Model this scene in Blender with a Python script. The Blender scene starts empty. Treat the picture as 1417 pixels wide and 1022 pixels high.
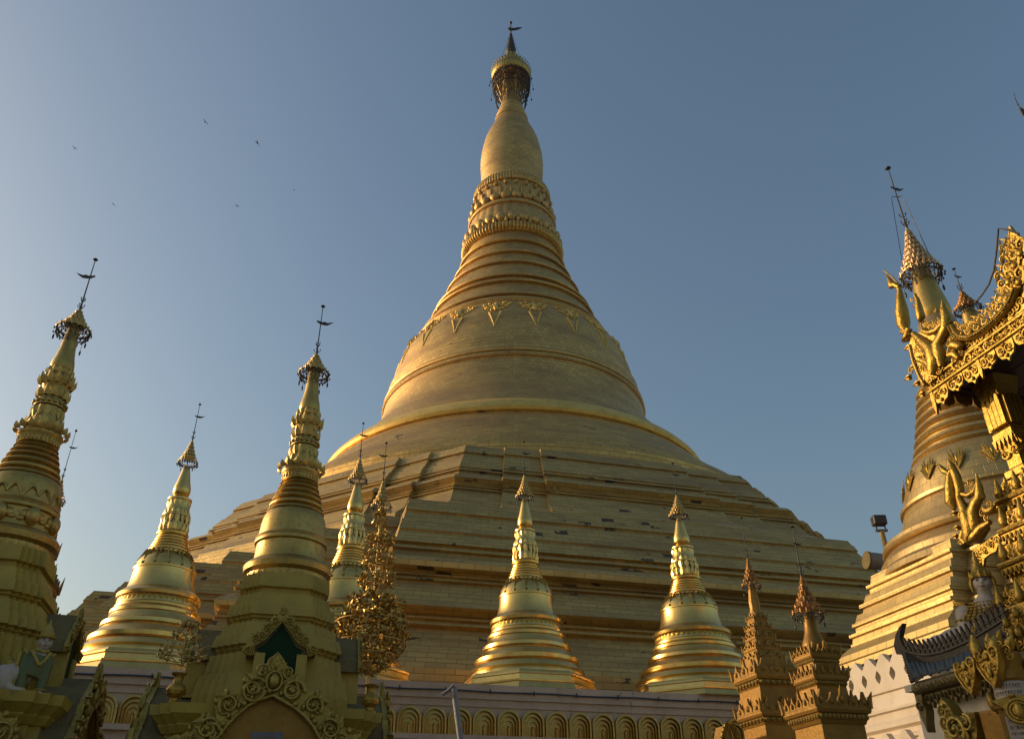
import bpy, math, random
from mathutils import Vector, Matrix
from math import sin, cos, pi, radians, sqrt, atan2, hypot
S = bpy.context.scene
COL = S.collection
rnd = random.Random(7)

# ------------------------------------------------------------------ camera, sky, sun
FPX, UC, VC, ZC = 1170.0, 708.5, 511.0, 1.6
PITCH, ROLL = radians(30.8), radians(0.35)
cd = bpy.data.cameras.new('camera'); cam = bpy.data.objects.new('camera', cd); COL.objects.link(cam)
cd.sensor_width = 36; cd.lens = FPX / 1417 * 36; cd.clip_start = .1; cd.clip_end = 5000
cam.matrix_world = Matrix.Translation((0, 0, ZC)) @ Matrix.Rotation(pi/2 + PITCH, 4, 'X') @ Matrix.Rotation(-ROLL, 4, 'Z')
S.camera = cam
SUN_EL, SUN_AZ = radians(16), radians(-74)      # azimuth from +Y, clockwise positive
SUND = Vector((sin(SUN_AZ)*cos(SUN_EL), cos(SUN_AZ)*cos(SUN_EL), sin(SUN_EL)))
w = bpy.data.worlds.new('World'); S.world = w; w.use_nodes = True
nt = w.node_tree; bg = nt.nodes['Background']
sky = nt.nodes.new('ShaderNodeTexSky'); sky.sky_type = 'NISHITA'; sky.sun_disc = False
sky.sun_elevation = SUN_EL; sky.sun_rotation = SUN_AZ
sky.air_density = 1.5; sky.dust_density = 3.6; sky.ozone_density = 2.5; sky.altitude = 0
nt.links.new(sky.outputs[0], bg.inputs[0]); bg.inputs[1].default_value = 0.11
sl = bpy.data.lights.new('sun', 'SUN'); so = bpy.data.objects.new('sun', sl); COL.objects.link(so)
sl.energy = 2.0; sl.angle = radians(0.6); sl.color = (1, .75, .49)
so.rotation_euler = SUND.to_track_quat('Z', 'Y').to_euler()
S.view_settings.view_transform = 'Standard'; S.view_settings.look = 'None'
S.view_settings.exposure = 0.3; S.view_settings.gamma = 1

# ------------------------------------------------------------------ helpers: the photograph's pixels to places
def ray(u, v):
    a0 = (u-UC)/FPX; b0 = (VC-v)/FPX
    a = a0*cos(ROLL) + b0*sin(ROLL); b = -a0*sin(ROLL) + b0*cos(ROLL)
    return a, cos(PITCH)-b*sin(PITCH), sin(PITCH)+b*cos(PITCH)
def at(u, v, Y):
    a, y, z = ray(u, v); return Vector((a/y*Y, Y, ZC + z/y*Y))
def rad(px, v, Y):                                  # a half width in pixels at height v, distance Y
    z = at(UC, v, Y).z - ZC
    return px*(Y*cos(PITCH) + z*sin(PITCH))/FPX
AL = radians(15.5)                                  # the platform's grid is turned by this
DX = Vector((cos(AL), sin(AL), 0)); NX = Vector((sin(AL), -cos(AL), 0))
CEN = Vector((.12, 73, 0))

# ------------------------------------------------------------------ mesh builder
class MB:
    def __init__(s): s.v = []; s.f = []; s.uv = []; s.M = None
    def add(s, vs, fs, uvs=None):
        o = len(s.v)
        s.v += [tuple(s.M @ Vector(p)) if s.M else tuple(p) for p in vs]
        for i, f in enumerate(fs):
            s.f.append([o+k for k in f]); s.uv.append(uvs[i] if uvs else None)
        return s
    def revolve(s, pr, n=64, c=(0, 0), mod=None, t0=0.0):
        vs = []; L = [0]
        for i in range(1, len(pr)): L.append(L[-1] + hypot(pr[i][0]-pr[i-1][0], pr[i][1]-pr[i-1][1]))
        rm = max(p[0] for p in pr)
        for i, (r, z) in enumerate(pr):
            for k in range(n):
                t = t0 + 2*pi*k/n; rr = r*(mod(t, z) if mod else 1)
                vs.append((c[0]+rr*sin(t), c[1]-rr*cos(t), z))
        fs = []; uv = []
        for i in range(len(pr)-1):
            R = max(pr[i][0], pr[i+1][0])
            for k in range(n):
                k2 = (k+1) % n
                fs.append((i*n+k, i*n+k2, (i+1)*n+k2, (i+1)*n+k) if pr[i+1][1] >= pr[i][1] or True else 0)
                a, b = k/n*2*pi*rm, (k+1)/n*2*pi*rm
                uv.append(((a, L[i]), (b, L[i]), (b, L[i+1]), (a, L[i+1])))
        if pr[-1][0] > 1e-4:
            fs.append([(len(pr)-1)*n+k for k in range(n)]); uv.append(None)
        if pr[0][0] > 1e-4:
            fs.append([k for k in range(n)][::-1]); uv.append(None)
        return s.add(vs, fs, uv)
    def sweep(s, plan, pr, c=Vector((0, 0, 0)), ax=None):       # plan(a) -> [(d,n)]; pr [(a,z)]
        dx, nx = ax or (DX, NX); vs = []; fs = []; uv = []; n = len(plan(1.0)); L = [0]
        for i in range(1, len(pr)): L.append(L[-1] + hypot(pr[i][0]-pr[i-1][0], pr[i][1]-pr[i-1][1]))
        am = max(p[0] for p in pr); P1 = plan(am); per = [0]
        for k in range(n): per.append(per[-1] + hypot(P1[(k+1) % n][0]-P1[k][0], P1[(k+1) % n][1]-P1[k][1]))
        for a, z in pr:
            for d, q in plan(a):
                p = c + dx*d + nx*q; vs.append((p.x, p.y, z))
        for i in range(len(pr)-1):
            for k in range(n):
                k2 = (k+1) % n; fs.append((i*n+k, i*n+k2, (i+1)*n+k2, (i+1)*n+k))
                uv.append(((per[k], L[i]), (per[k+1], L[i]), (per[k+1], L[i+1]), (per[k], L[i+1])))
        fs.append([(len(pr)-1)*n+k for k in range(n)]); uv.append(None)
        fs.append([k for k in range(n)][::-1]); uv.append(None)
        return s.add(vs, fs, uv)
    def frame(s, o, ux, uy, uz):
        s.M = Matrix(((ux.x, uy.x, uz.x, o.x), (ux.y, uy.y, uz.y, o.y), (ux.z, uy.z, uz.z, o.z), (0, 0, 0, 1))); return s
    def box(s, x0, x1, y0, y1, z0, z1):
        v = [(x, y, z) for z in (z0, z1) for x, y in ((x0, y0), (x1, y0), (x1, y1), (x0, y1))]
        L = [(x1-x0), (y1-y0)]
        uvs = [None, None] + [((0, 0), (l, 0), (l, z1-z0), (0, z1-z0)) for l in (L[0], L[1], L[0], L[1])]
        return s.add(v, [(3, 2, 1, 0), (4, 5, 6, 7), (0, 1, 5, 4), (1, 2, 6, 5), (2, 3, 7, 6), (3, 0, 4, 7)], uvs)
    def tube(s, pts, rs, n=6, cap=True):
        pts = [Vector(p) for p in pts]
        if not hasattr(rs, '__len__'): rs = [rs]*len(pts)
        vs = []; fs = []; m = len(pts); px = None
        for i, p in enumerate(pts):
            t = (pts[min(i+1, m-1)] - pts[max(i-1, 0)])
            if t.length < 1e-9: t = Vector((0, 0, 1))
            t.normalize()
            if px is None: px = t.orthogonal().normalized()
            px = px - t*px.dot(t)
            px = px.normalized() if px.length > 1e-6 else t.orthogonal().normalized()
            py = t.cross(px)
            for k in range(n):
                q = p + (px*cos(2*pi*k/n) + py*sin(2*pi*k/n))*rs[i]; vs.append(q)
        for i in range(m-1):
            for k in range(n):
                k2 = (k+1) % n; fs.append((i*n+k, i*n+k2, (i+1)*n+k2, (i+1)*n+k))
        if cap: fs += [list(range(n))[::-1], [(m-1)*n+k for k in range(n)]]
        return s.add(vs, fs)
    def blob(s, c, r, n=8, m=5, R=None):
        c = Vector(c); vs = []; fs = []
        for i in range(m+1):
            ph = -pi/2 + pi*i/m
            for k in range(n):
                q = Vector((r[0]*cos(ph)*cos(2*pi*k/n), r[1]*cos(ph)*sin(2*pi*k/n), r[2]*sin(ph)))
                vs.append(c + (R @ q if R else q))
        for i in range(m):
            for k in range(n):
                k2 = (k+1) % n; fs.append((i*n+k, i*n+k2, (i+1)*n+k2, (i+1)*n+k))
        return s.add(vs, fs)
    def prism(s, out, y0, y1):                                 # outline in local x,z ; thickness along local y
        n = len(out); vs = [(x, y0, z) for x, z in out] + [(x, y1, z) for x, z in out]
        fs = [list(range(n)), [n+k for k in range(n)][::-1]] + [(k, n+k, n+(k+1) % n, (k+1) % n) for k in range(n)]
        return s.add(vs, fs)
    def build(s, name, m, parent=None, smooth=40, sub=0, bevel=0):
        me = bpy.data.meshes.new(name); me.from_pydata(s.v, [], s.f)
        ul = me.uv_layers.new(name='uv'); i = 0
        for f, uvq in zip(s.f, s.uv):
            for k in range(len(f)):
                if uvq: ul.data[i].uv = uvq[k]
                else: p = s.v[f[k]]; ul.data[i].uv = (p[0]+p[1]*.3, p[1]*.9+p[2])
                i += 1
        me.materials.append(m); me.validate(); me.update()
        import bmesh
        bm = bmesh.new(); bm.from_mesh(me)
        bmesh.ops.recalc_face_normals(bm, faces=bm.faces)
        bm.to_mesh(me); bm.free()
        if smooth:
            me.shade_smooth()
            me.set_sharp_from_angle(angle=radians(smooth))
        o = bpy.data.objects.new(name, me); COL.objects.link(o)
        if parent:
            o.parent = parent
            if parent.type == 'EMPTY': o.location = -parent.location
        if bevel:
            b = o.modifiers.new('b', 'BEVEL'); b.width = bevel; b.segments = 2; b.limit_method = 'ANGLE'
        if sub:
            b = o.modifiers.new('s', 'SUBSURF'); b.levels = sub; b.render_levels = sub
        return o
def tag(o, label, cat, group=None):
    o['label'] = label; o['category'] = cat
    if group: o['group'] = group
    return o
def thing(name, loc, label, cat, group=None):
    o = bpy.data.objects.new(name, None); COL.objects.link(o); o.location = loc; o.empty_display_size = .3
    bpy.context.view_layer.update()
    return tag(o, label, cat, group)
def structure(o): o['kind'] = 'structure'; return o
def dup(root, loc, label, rz=0):
    r = root.copy(); COL.objects.link(r); r.location = loc; r['label'] = label; r.rotation_euler.z += rz
    for ch in list(root.children):
        q = ch.copy(); COL.objects.link(q); q.parent = r
        for g in ch.children:
            h = g.copy(); COL.objects.link(h); h.parent = q
    return r

# ------------------------------------------------------------------ materials
def nodes(name):
    m = bpy.data.materials.new(name); m.use_nodes = True
    return m, m.node_tree, m.node_tree.nodes['Principled BSDF']
def N(t, typ, **kw):
    n = t.nodes.new(typ)
    for k, v in kw.items():
        if k.startswith('i_'): n.inputs[int(k[2:])].default_value = v
        else: setattr(n, k, v)
    return n
def mixc(t, fac, a, b, blend='MIX'):
    n = t.nodes.new('ShaderNodeMix'); n.data_type = 'RGBA'; n.blend_type = blend
    for sock, val in ((n.inputs[0], fac), (n.inputs[6], a), (n.inputs[7], b)):
        if hasattr(val, 'is_output'): t.links.new(val, sock)
        else: sock.default_value = val if not isinstance(val, tuple) else (*val, 1)
    return n.outputs[2]
def ramp(t, src, p0, p1, c0=(0, 0, 0), c1=(1, 1, 1)):
    n = t.nodes.new('ShaderNodeValToRGB'); e = n.color_ramp.elements
    e[0].position = p0; e[1].position = p1; e[0].color = (*c0, 1); e[1].color = (*c1, 1)
    t.links.new(src, n.inputs[0]); return n.outputs[0]
def noise(t, scale, detail=5, rough=.6, vec=None, stretch=None):
    n = N(t, 'ShaderNodeTexNoise'); n.inputs['Scale'].default_value = scale
    n.inputs['Detail'].default_value = detail; n.inputs['Roughness'].default_value = rough
    if vec is None:
        tc = N(t, 'ShaderNodeTexCoord'); vec = tc.outputs['Object']
    if stretch:
        mp = N(t, 'ShaderNodeMapping'); mp.inputs['Scale'].default_value = stretch
        t.links.new(vec, mp.inputs[0]); vec = mp.outputs[0]
    t.links.new(vec, n.inputs['Vector']); return n.outputs[0]
def gold(name, c=(.78, .5, .14), rough=.38, metal=1.0, dirt=.5, dirtc=(.2, .11, .04), sc=3.0, bump=.06, bsc=9.0):
    m, t, p = nodes(name)
    n1 = noise(t, sc, 6, .65); n2 = noise(t, sc*6, 4, .6)
    f = ramp(t, n1, .45, .75); f2 = ramp(t, n2, .5, .85)
    a = mixc(t, f, c, tuple(x*.72 for x in c))
    ma = N(t, 'ShaderNodeMath', operation='MULTIPLY'); t.links.new(f2, ma.inputs[0]); ma.inputs[1].default_value = dirt
    a = mixc(t, ma.outputs[0], a, dirtc)
    t.links.new(a, p.inputs['Base Color'])
    p.inputs['Metallic'].default_value = metal
    mr = N(t, 'ShaderNodeMapRange'); t.links.new(n1, mr.inputs[0]); mr.inputs[3].default_value = rough-.08; mr.inputs[4].default_value = rough+.14
    t.links.new(mr.outputs[0], p.inputs['Roughness'])
    b = N(t, 'ShaderNodeBump'); b.inputs['Strength'].default_value = 1; b.inputs['Distance'].default_value = bump
    nb = noise(t, bsc, 5, .6); t.links.new(nb, b.inputs['Height']); t.links.new(b.outputs[0], p.inputs['Normal'])
    return m
def plated(name, c, bw, bh, rough=.42, missing=.5, metal=.9, var=.25, bump=.03, mort=.36):      # sheets of gold in courses, some lost
    m, t, p = nodes(name); tc = N(t, 'ShaderNodeTexCoord'); uv = tc.outputs['UV']
    br = N(t, 'ShaderNodeTexBrick'); t.links.new(uv, br.inputs[0])
    br.inputs['Scale'].default_value = 1; br.inputs['Brick Width'].default_value = bw; br.inputs['Row Height'].default_value = bh
    br.inputs['Mortar Size'].default_value = .045*bh; br.inputs['Mortar Smooth'].default_value = .3
    br.inputs['Color1'].default_value = (*c, 1); br.inputs['Color2'].default_value = (*[x*(1-var) for x in c], 1)
    br.inputs['Mortar'].default_value = (*[x*mort for x in c], 1)
    a = br.outputs['Color']
    # tarnish: long horizontal streaks and clouds
    n1 = noise(t, .22, 6, .65, uv, (.5, 2.2, 1)); f1 = ramp(t, n1, .46, .72)
    a = mixc(t, f1, a, (c[0]*.5, c[1]*.45, c[2]*.55))
    # lost sheets: snap the noise to the brick grid
    mp = N(t, 'ShaderNodeVectorMath', operation='DIVIDE'); t.links.new(uv, mp.inputs[0]); mp.inputs[1].default_value = (bw, bh, 1)
    fl = N(t, 'ShaderNodeVectorMath', operation='FLOOR'); t.links.new(mp.outputs[0], fl.inputs[0])
    wn = N(t, 'ShaderNodeTexWhiteNoise'); t.links.new(fl.outputs[0], wn.inputs[0])
    n2 = noise(t, .35, 5, .75, uv, (.6, 1.3, 1))
    wh = N(t, 'ShaderNodeMath', operation='MULTIPLY'); t.links.new(wn.outputs[0], wh.inputs[0]); wh.inputs[1].default_value = .42
    s = N(t, 'ShaderNodeMath', operation='MULTIPLY_ADD'); t.links.new(n2, s.inputs[0]); s.inputs[1].default_value = .56; t.links.new(wh.outputs[0], s.inputs[2])
    f2 = ramp(t, s.outputs[0], .778-missing*.08, .78-missing*.08)
    a = mixc(t, f2, a, (.13, .085, .05))
    t.links.new(a, p.inputs['Base Color'])
    me = N(t, 'ShaderNodeMapRange'); t.links.new(f1, me.inputs[0]); me.inputs[3].default_value = metal; me.inputs[4].default_value = metal*.75
    t.links.new(me.outputs[0], p.inputs['Metallic'])
    n3 = noise(t, 2.5, 4, .6, uv); mr = N(t, 'ShaderNodeMapRange'); t.links.new(n3, mr.inputs[0]); mr.inputs[3].default_value = rough-.1; mr.inputs[4].default_value = rough+.16
    t.links.new(mr.outputs[0], p.inputs['Roughness'])
    hh = N(t, 'ShaderNodeMath', operation='MULTIPLY_ADD'); t.links.new(wn.outputs[0], hh.inputs[0]); hh.inputs[1].default_value = .35; t.links.new(n3, hh.inputs[2])
    h2 = N(t, 'ShaderNodeMath', operation='SUBTRACT'); t.links.new(hh.outputs[0], h2.inputs[0]); t.links.new(br.outputs['Fac'], h2.inputs[1])
    b = N(t, 'ShaderNodeBump'); b.inputs['Distance'].default_value = bump; b.inputs['Strength'].default_value = .8
    t.links.new(h2.outputs[0], b.inputs['Height']); t.links.new(b.outputs[0], p.inputs['Normal'])
    return m
def paint(name, c, c2, rough=.6, sc=2.0, bump=.01, stretch=None, p0=.45, p1=.7, c3=None, bsc=14):
    m, t, p = nodes(name)
    n1 = noise(t, sc, 7, .68, None, stretch); a = mixc(t, ramp(t, n1, p0, p1), c, c2)
    if c3:
        n4 = noise(t, sc*2.7, 6, .75, None, stretch); a = mixc(t, ramp(t, n4, .6, .72), a, c3)
    t.links.new(a, p.inputs['Base Color']); p.inputs['Roughness'].default_value = rough
    b = N(t, 'ShaderNodeBump'); b.inputs['Distance'].default_value = bump
    nb = noise(t, bsc, 5, .6); t.links.new(nb, b.inputs['Height']); t.links.new(b.outputs[0], p.inputs['Normal'])
    return m
G_MAIN = plated('tarnished_gold_sheets', (.8, .5, .15), .8, .36, .5, .55, .9, .22)
G_BELL = plated('gold_plates_bell', (.77, .5, .175), .6, .36, .52, .2, .9, .2, .012)
G_TER = plated('gold_sheets_terrace', (.66, .44, .145), .8, .27, .52, .8, .68, .2, .02)
G_BR = gold('bright_gold', (.9, .6, .16), .5, .7, .35, sc=1.5, bump=.012, bsc=4)
PAVE = paint('warm_paving', (.27, .24, .2), (.2, .175, .14), .5, .3)

# ------------------------------------------------------------------ ground
g = MB().box(-900, 900, -700, 1500, -.5, 0).build('ground', PAVE, smooth=0); structure(g)

# ------------------------------------------------------------------ great stupa
def plan_low(a):                                    # square with stepped corners
    h1, h2 = .34*a, .45*a; out = []; n = 8
    sd, sn = (a-h1)/n, (a-h2)/n
    q = [(h1, a)]
    for i in range(n): q += [(h1+sd*i, a-sn*(i+1)), (h1+sd*(i+1), a-sn*(i+1))]
    for k in range(4):
        for d, m in q:
            for _ in range(k): d, m = m, -d
            out.append((d, m))
    return out[::-1]
def plan_oct(a):                                    # octagon whose sides step in twice towards each corner
    e = .013*a; out = []
    side = [(-.414*a+.8*e, a-2*e), (-.3*a, a-2*e), (-.3*a, a-e), (-.205*a, a-e), (-.205*a, a), (.205*a, a), (.205*a, a-e), (.3*a, a-e), (.3*a, a-2*e), (.414*a-.8*e, a-2*e)]
    for k in range(8):
        t = k*pi/4
        for d, m in side: out.append((d*cos(t)+m*sin(t), -d*sin(t)+m*cos(t)))
    return out[::-1]
def face_prof(vs, a0, z0, sl):                      # front face heights at pixel rows -> (a,z) on a slope
    out = []
    for v, off in vs:
        _, y, z = ray(UC, v); k = z/y
        # point on axis line x~0: y = 73 - a/cos(AL) ; z = ZC + k*y ; a = a0 + (z0 - z)*sl
        a = a0
        for _ in range(30):
            Y = CEN.y - a/cos(AL); Z = ZC + k*Y; a = a0 + (z0-Z)*sl
        out.append((a+off*(1.5 if off > .22 else .45), Z))
    return out
def courses(p, h=.34, e=.035):                      # long plain spans become overlapping courses of sheets
    out = [p[0]]
    for q in p[1:]:
        r = out[-1]; L = q[1]-r[1]
        if L > .55 and q[0] < r[0]:
            m = int(L/h)
            for i in range(1, m): a = r[0]+(q[0]-r[0])*i/m; z = r[1]+L*i/m; out += [(a+e, z), (a-e*.5, z+.012)]
        out.append(q)
    return out
gs = thing('great_stupa', (CEN.x, CEN.y, 0), 'enormous bell-shaped gold stupa on stepped terraces, towering over everything else', 'stupa')
low = [(943, 0), (905, 0), (903, -.35), (890, -.35), (888, -.6), (873, -.6), (871, .0), (868, .0), (867, -.35), (864, -.35), (863, 0), (860, 0), (859, -.5)]
low += [(857, -.2), (855, .15), (850, .33), (845, .28), (841, 0), (839, -.4)]
low += [(822, -.3), (821, -.5), (811, -.5), (810, -.1), (808, -.1), (807, -.45), (805, -.45), (804, -.1), (802, -.1), (801, -.4)]
low += [(799, -.1), (796, .25), (790, .38), (784, .25), (780, -.05), (778, -.4), (770, -.4), (769, 0), (766, 0), (765, -.35), (762, -.35), (761, .15), (757, .15), (756, -.3)]
low += [(744, -.3), (743, -.1), (730, -.1), (729, -.35), (718, -.35), (717, -.1), (703, -.1)]
LP = face_prof(low, 31.7, 17.0, .66)
LP = courses(LP)
LP = [(LP[0][0], 6.2)] + LP[1:] + [(29, 17.1)]
MB().sweep(plan_low, LP, CEN).build('lower_terrace', G_TER, gs, smooth=22)
upv = [(705, .4), (694, .1), (693, -.15), (684, -.15), (683, -.1), (677, -.1), (676.5, .2), (675, .2), (674.5, -.1), (673, -.1), (672.5, .15), (671, .15), (670.5, -.2), (669, .1), (665, .34), (661, .3), (658, .05), (657, -.25), (651, -.25), (650.5, .1), (649, .1), (648.5, -.1), (647, -.1), (646.5, .1), (637, .1), (636.5, -.15), (627, -.15), (626.5, .15), (617.5, .15)]
UP = face_prof(upv, 23.6, 24.9, .78)
UP = courses(UP)
UP = [(UP[0][0]+.3, 16.9)] + UP + [(22.6, UP[-1][1]+.05)]
MB().sweep(plan_oct, UP, CEN).build('octagonal_terrace', G_TER, gs, smooth=22)
C2 = (CEN.x, CEN.y)
circ = [(23.0, 23.5), (22.9, 25.9), (22.6, 25.95), (22.45, 26.2), (21.9, 27.0), (21.6, 27.02), (21.0, 27.7), (20.8, 27.72), (20.3, 28.3), (20.1, 28.32), (19.6, 28.9), (19.45, 28.92), (19.0, 29.5), (18.8, 29.52), (18.4, 30.1), (17.8, 30.7), (17.1, 31.4)]
MB().revolve(circ, 160, C2).build('circular_terrace', G_MAIN, gs, smooth=20)
rim = [(16.9, 31.25), (17.35, 31.4), (17.45, 31.65), (17.3, 32.0), (16.95, 32.4), (16.5, 32.75), (16.2, 32.85), (15.6, 32.9)]
MB().revolve(rim, 160, C2).build('rim_moulding', G_BR, gs, smooth=30)
bell = [(16.1, 32.7), (15.6, 33.15), (15.0, 33.9), (14.35, 34.9), (13.7, 36.0), (13.2, 37.0), (12.95, 37.8), (12.8, 38.6), (12.75, 39.0), (12.85, 39.05), (12.95, 39.2), (12.9, 39.4), (12.7, 39.45), (12.7, 39.6), (12.82, 39.65), (12.85, 39.8), (12.75, 39.95), (12.6, 40.0), (12.5, 41.0), (12.45, 41.3), (12.25, 41.35), (12.05, 42.4), (11.8, 43.5), (11.5, 44.5), (11.1, 45.4), (10.6, 46.2), (10.2, 46.6)]
bell = [(r*(1 if z < 35 else .98 if z < 45 else .965), z) for r, z in bell]
MB().revolve(bell, 160, C2).build('bell', G_BELL, gs, smooth=25)
def rings(z0, r0, z1, r1, n, b):
    p = []
    for i in range(n):
        a, c = i/n, (i+1)/n
        za, zb = z0+(z1-z0)*a, z0+(z1-z0)*c; ra, rb = r0+(r1-r0)*a, r0+(r1-r0)*c
        h = zb-za
        p += [(ra, za), (ra+b, za+.12*h), (ra+b*1.15, za+.25*h), (ra+b*.8, za+.4*h), (rb, za+.5*h), (rb-b*.1, za+.75*h), (rb, zb-.02*h)]
    return p
ring_prof = [(9.8, 46.5), (9.95, 46.68), (10.0, 46.85), (9.9, 47.05), (9.62, 47.15)]
cone = [(10.1, 47.15), (9.6, 47.9), (9.1, 48.9), (8.6, 50.1), (8.1, 51.4), (7.6, 52.5), (7.1, 53.5), (6.55, 54.8), (6.1, 55.9), (5.75, 57.0), (5.4, 58.2), (5.1, 59.4)]
cone = [(r*.952, z) for r, z in cone]
def cone_r(z):
    for (r0, z0), (r1, z1) in zip(cone, cone[1:]):
        if z0 <= z <= z1: return r0+(r1-r0)*(z-z0)/(z1-z0)
    return 5.1
for zz, h in ((47.7, .5), (49.9, .42), (50.85, .42), (53.3, .42), (55.2, .4), (57.2, .36)):
    f = lambda q, o: (cone_r(zz+q*h)+o, zz+q*h)
    ring_prof += [f(-.35, -.0), f(-.06, -.05), f(-.05, .1), f(.1, .26), f(.4, .34), f(.7, .28), f(.95, .12), f(1, .0), f(1.3, 0)]
ring_prof += [(5.14, 58.2), (4.9, 59.4)]
MB().revolve(ring_prof, 128, C2).build('ringed_spire', G_BELL, gs, smooth=28)
# leaf ornaments hanging on the bell's shoulder
def bell_r(z):
    for (r0, z0), (r1, z1) in zip(bell, bell[1:]):
        if z0 <= z <= z1 and z1 > z0: return r0+(r1-r0)*(z-z0)/(z1-z0)
    return 10.2
def wrap(th, s, z, off): return Vector((CEN.x+(bell_r(z)+off)*sin(th+s/11.5), CEN.y-(bell_r(z)+off)*cos(th+s/11.5), z))
for k in range(20):
    th = radians(-8+18*k); b = MB()
    for sg in (-1, 1):
        pts = [wrap(th, sg*(.03+.5*(i/8)**1.25), 42.6+1.75*i/8, .03) for i in range(9)]
        b.tube(pts, [.03+.08*i/8 for i in range(9)], 5)
        for (cx, cz, R0, ch) in ((.38, 44.85, .36, 1), (.85, 45.3, .36, -1), (.3, 45.6, .3, -1), (1.25, 45.75, .24, 1), (.75, 45.95, .22, 1)):
            b.tube([wrap(th, sg*(cx+ch*R0*(1-i/14)*cos(i*.62)), cz+R0*(1-i/14)*sin(i*.62), .05) for i in range(13)], [.085-.004*i for i in range(13)], 5)
            b.blob(wrap(th, sg*cx, cz, .06), (.12, .12, .12), 6, 4)
    b.tube([wrap(th, 0, 44.6+i*.3, .12) for i in range(6)], [.05, .2, .24, .15, .2, .02], 6)
    b.build('leaf_ornament', G_BR, gs, smooth=50)
# lotus bands
def flute(n, d, ph=0): return lambda t, z: 1+d*(abs(sin(n*t/2+ph))-.5)
b = MB()
b.revolve([(5.1, 58.9), (5.45, 59.2), (5.5, 59.6), (5.4, 60.0), (5.1, 60.1)], 360, C2, flute(90, .035))
b.build('lower_bead_ring', G_MAIN, gs, smooth=60)
b = MB().revolve([(4.95, 60), (4.95, 61), (4.7, 63.0), (4.6, 63.3)], 180, C2, flute(30, .015))
b.revolve([(4.6, 63.1), (4.85, 63.2), (4.9, 63.4), (4.8, 63.6), (4.5, 63.65), (4.45, 64.6)], 128, C2)
b.revolve([(4.3, 64.4), (4.35, 64.7), (4.2, 66.6), (4.15, 66.9)], 180, C2, flute(26, .02))
for k in range(26):
    t = 2*pi*k/26
    b.blob((CEN.x+5.15*sin(t), CEN.y-5.15*cos(t), 60.75), (.55, .38, .62), 10, 6, Matrix.Rotation(t, 3, 'Z'))
    b.blob((CEN.x+5.2*sin(t+.12), CEN.y-5.2*cos(t+.12), 60.4), (.22, .3, .5), 8, 5, Matrix.Rotation(t, 3, 'Z'))
for k in range(24):
    t = 2*pi*(k+.4)/24
    b.blob((CEN.x+4.55*sin(t), CEN.y-4.55*cos(t), 64.25), (.58, .42, .5), 10, 6, Matrix.Rotation(t, 3, 'Z'))
    b.blob((CEN.x+4.42*sin(t+.13), CEN.y-4.42*cos(t+.13), 65.2), (.14, .2, .7), 6, 5, Matrix.Rotation(t, 3, 'Z'))
    b.blob((CEN.x+4.35*sin(t), CEN.y-4.35*cos(t), 66.4), (.25, .3, .3), 6, 5, Matrix.Rotation(t, 3, 'Z'))
b.build('lotus_petal_band', G_BELL, gs, smooth=50)
b = MB().revolve([(4.0, 66.9), (4.3, 67.0), (4.35, 67.6), (4.2, 68.1), (3.9, 68.2)], 300, C2, flute(80, .03))
b.build('upper_bead_ring', G_MAIN, gs, smooth=60)
bud = [(3.5, 68.0), (3.52, 69.5), (3.58, 71), (3.66, 72.2), (3.67, 73.2), (3.58, 74.3), (3.4, 75.5), (3.12, 76.8), (2.75, 77.9), (2.38, 78.8), (2.1, 79.5), (1.93, 80.1)]
MB().revolve(bud, 96, C2).build('banana_bud', G_BELL, gs, smooth=30)
# ------------------------------------------------------------------ more materials
G_SM = gold('polished_gold', (.82, .53, .16), .27, 1, .2, sc=1.2, bump=.006, bsc=2.5)
G_PALE = gold('pale_worn_gold', (.56, .37, .105), .4, .95, .8, (.3, .13, .04), sc=2.4, bump=.008, bsc=4)
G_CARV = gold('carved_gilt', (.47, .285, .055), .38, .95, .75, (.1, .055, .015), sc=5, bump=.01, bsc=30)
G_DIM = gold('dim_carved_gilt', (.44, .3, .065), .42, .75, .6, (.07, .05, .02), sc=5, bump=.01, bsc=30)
G_HTI = gold('umbrella_gilt', (.6, .4, .14), .42, .9, .5, (.08, .05, .03), sc=8, bump=.01, bsc=30)
DARK = paint('dark_bronze', (.045, .035, .03), (.09, .06, .04), .5, 6)
OLIVE = paint('old_gold_paint', (.5, .335, .042), (.38, .255, .038), .48, 1.6, .012, None, .4, .7, (.12, .1, .05))
OCHRE = gold('ochre_gilt_paint', (.34, .175, .025), .45, .5, .5, (.12, .06, .015), sc=2.5, bump=.006, bsc=20)
YEL = paint('yellow_gilt_paint', (.4, .25, .04), (.3, .18, .03), .4, 3, .01)
PLAST = paint('pinkish_plaster', (.68, .505, .36), (.55, .4, .285), .8, .9, .012, (1, 1, .5), .4, .65, (.2, .16, .15), 10)
CREAM = paint('cream_lime_paint', (.72, .6, .44), (.62, .5, .35), .75, 1.3, .002, (1, 1, .5), .45, .7, (.42, .34, .26))
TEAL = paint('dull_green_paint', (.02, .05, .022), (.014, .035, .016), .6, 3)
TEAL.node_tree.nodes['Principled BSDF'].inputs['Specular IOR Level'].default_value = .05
GREY = paint('weathered_cement', (.22, .165, .075), (.15, .115, .055), .85, 2.5, .02)
GREY.node_tree.nodes['Principled BSDF'].inputs['Specular IOR Level'].default_value = .1
SKIN = paint('white_limewash', (.52, .41, .31), (.42, .32, .24), .6, 4, .004)
JADE = paint('green_robe_paint', (.11, .13, .035), (.16, .14, .035), .5, 6, .006)
REDW = paint('red_brown_boards', (.07, .022, .015), (.045, .015, .01), .6, 3, .01)
ROOFB = paint('blue_grey_sheet_roof', (.055, .065, .065), (.04, .045, .045), .75, 2)
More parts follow.
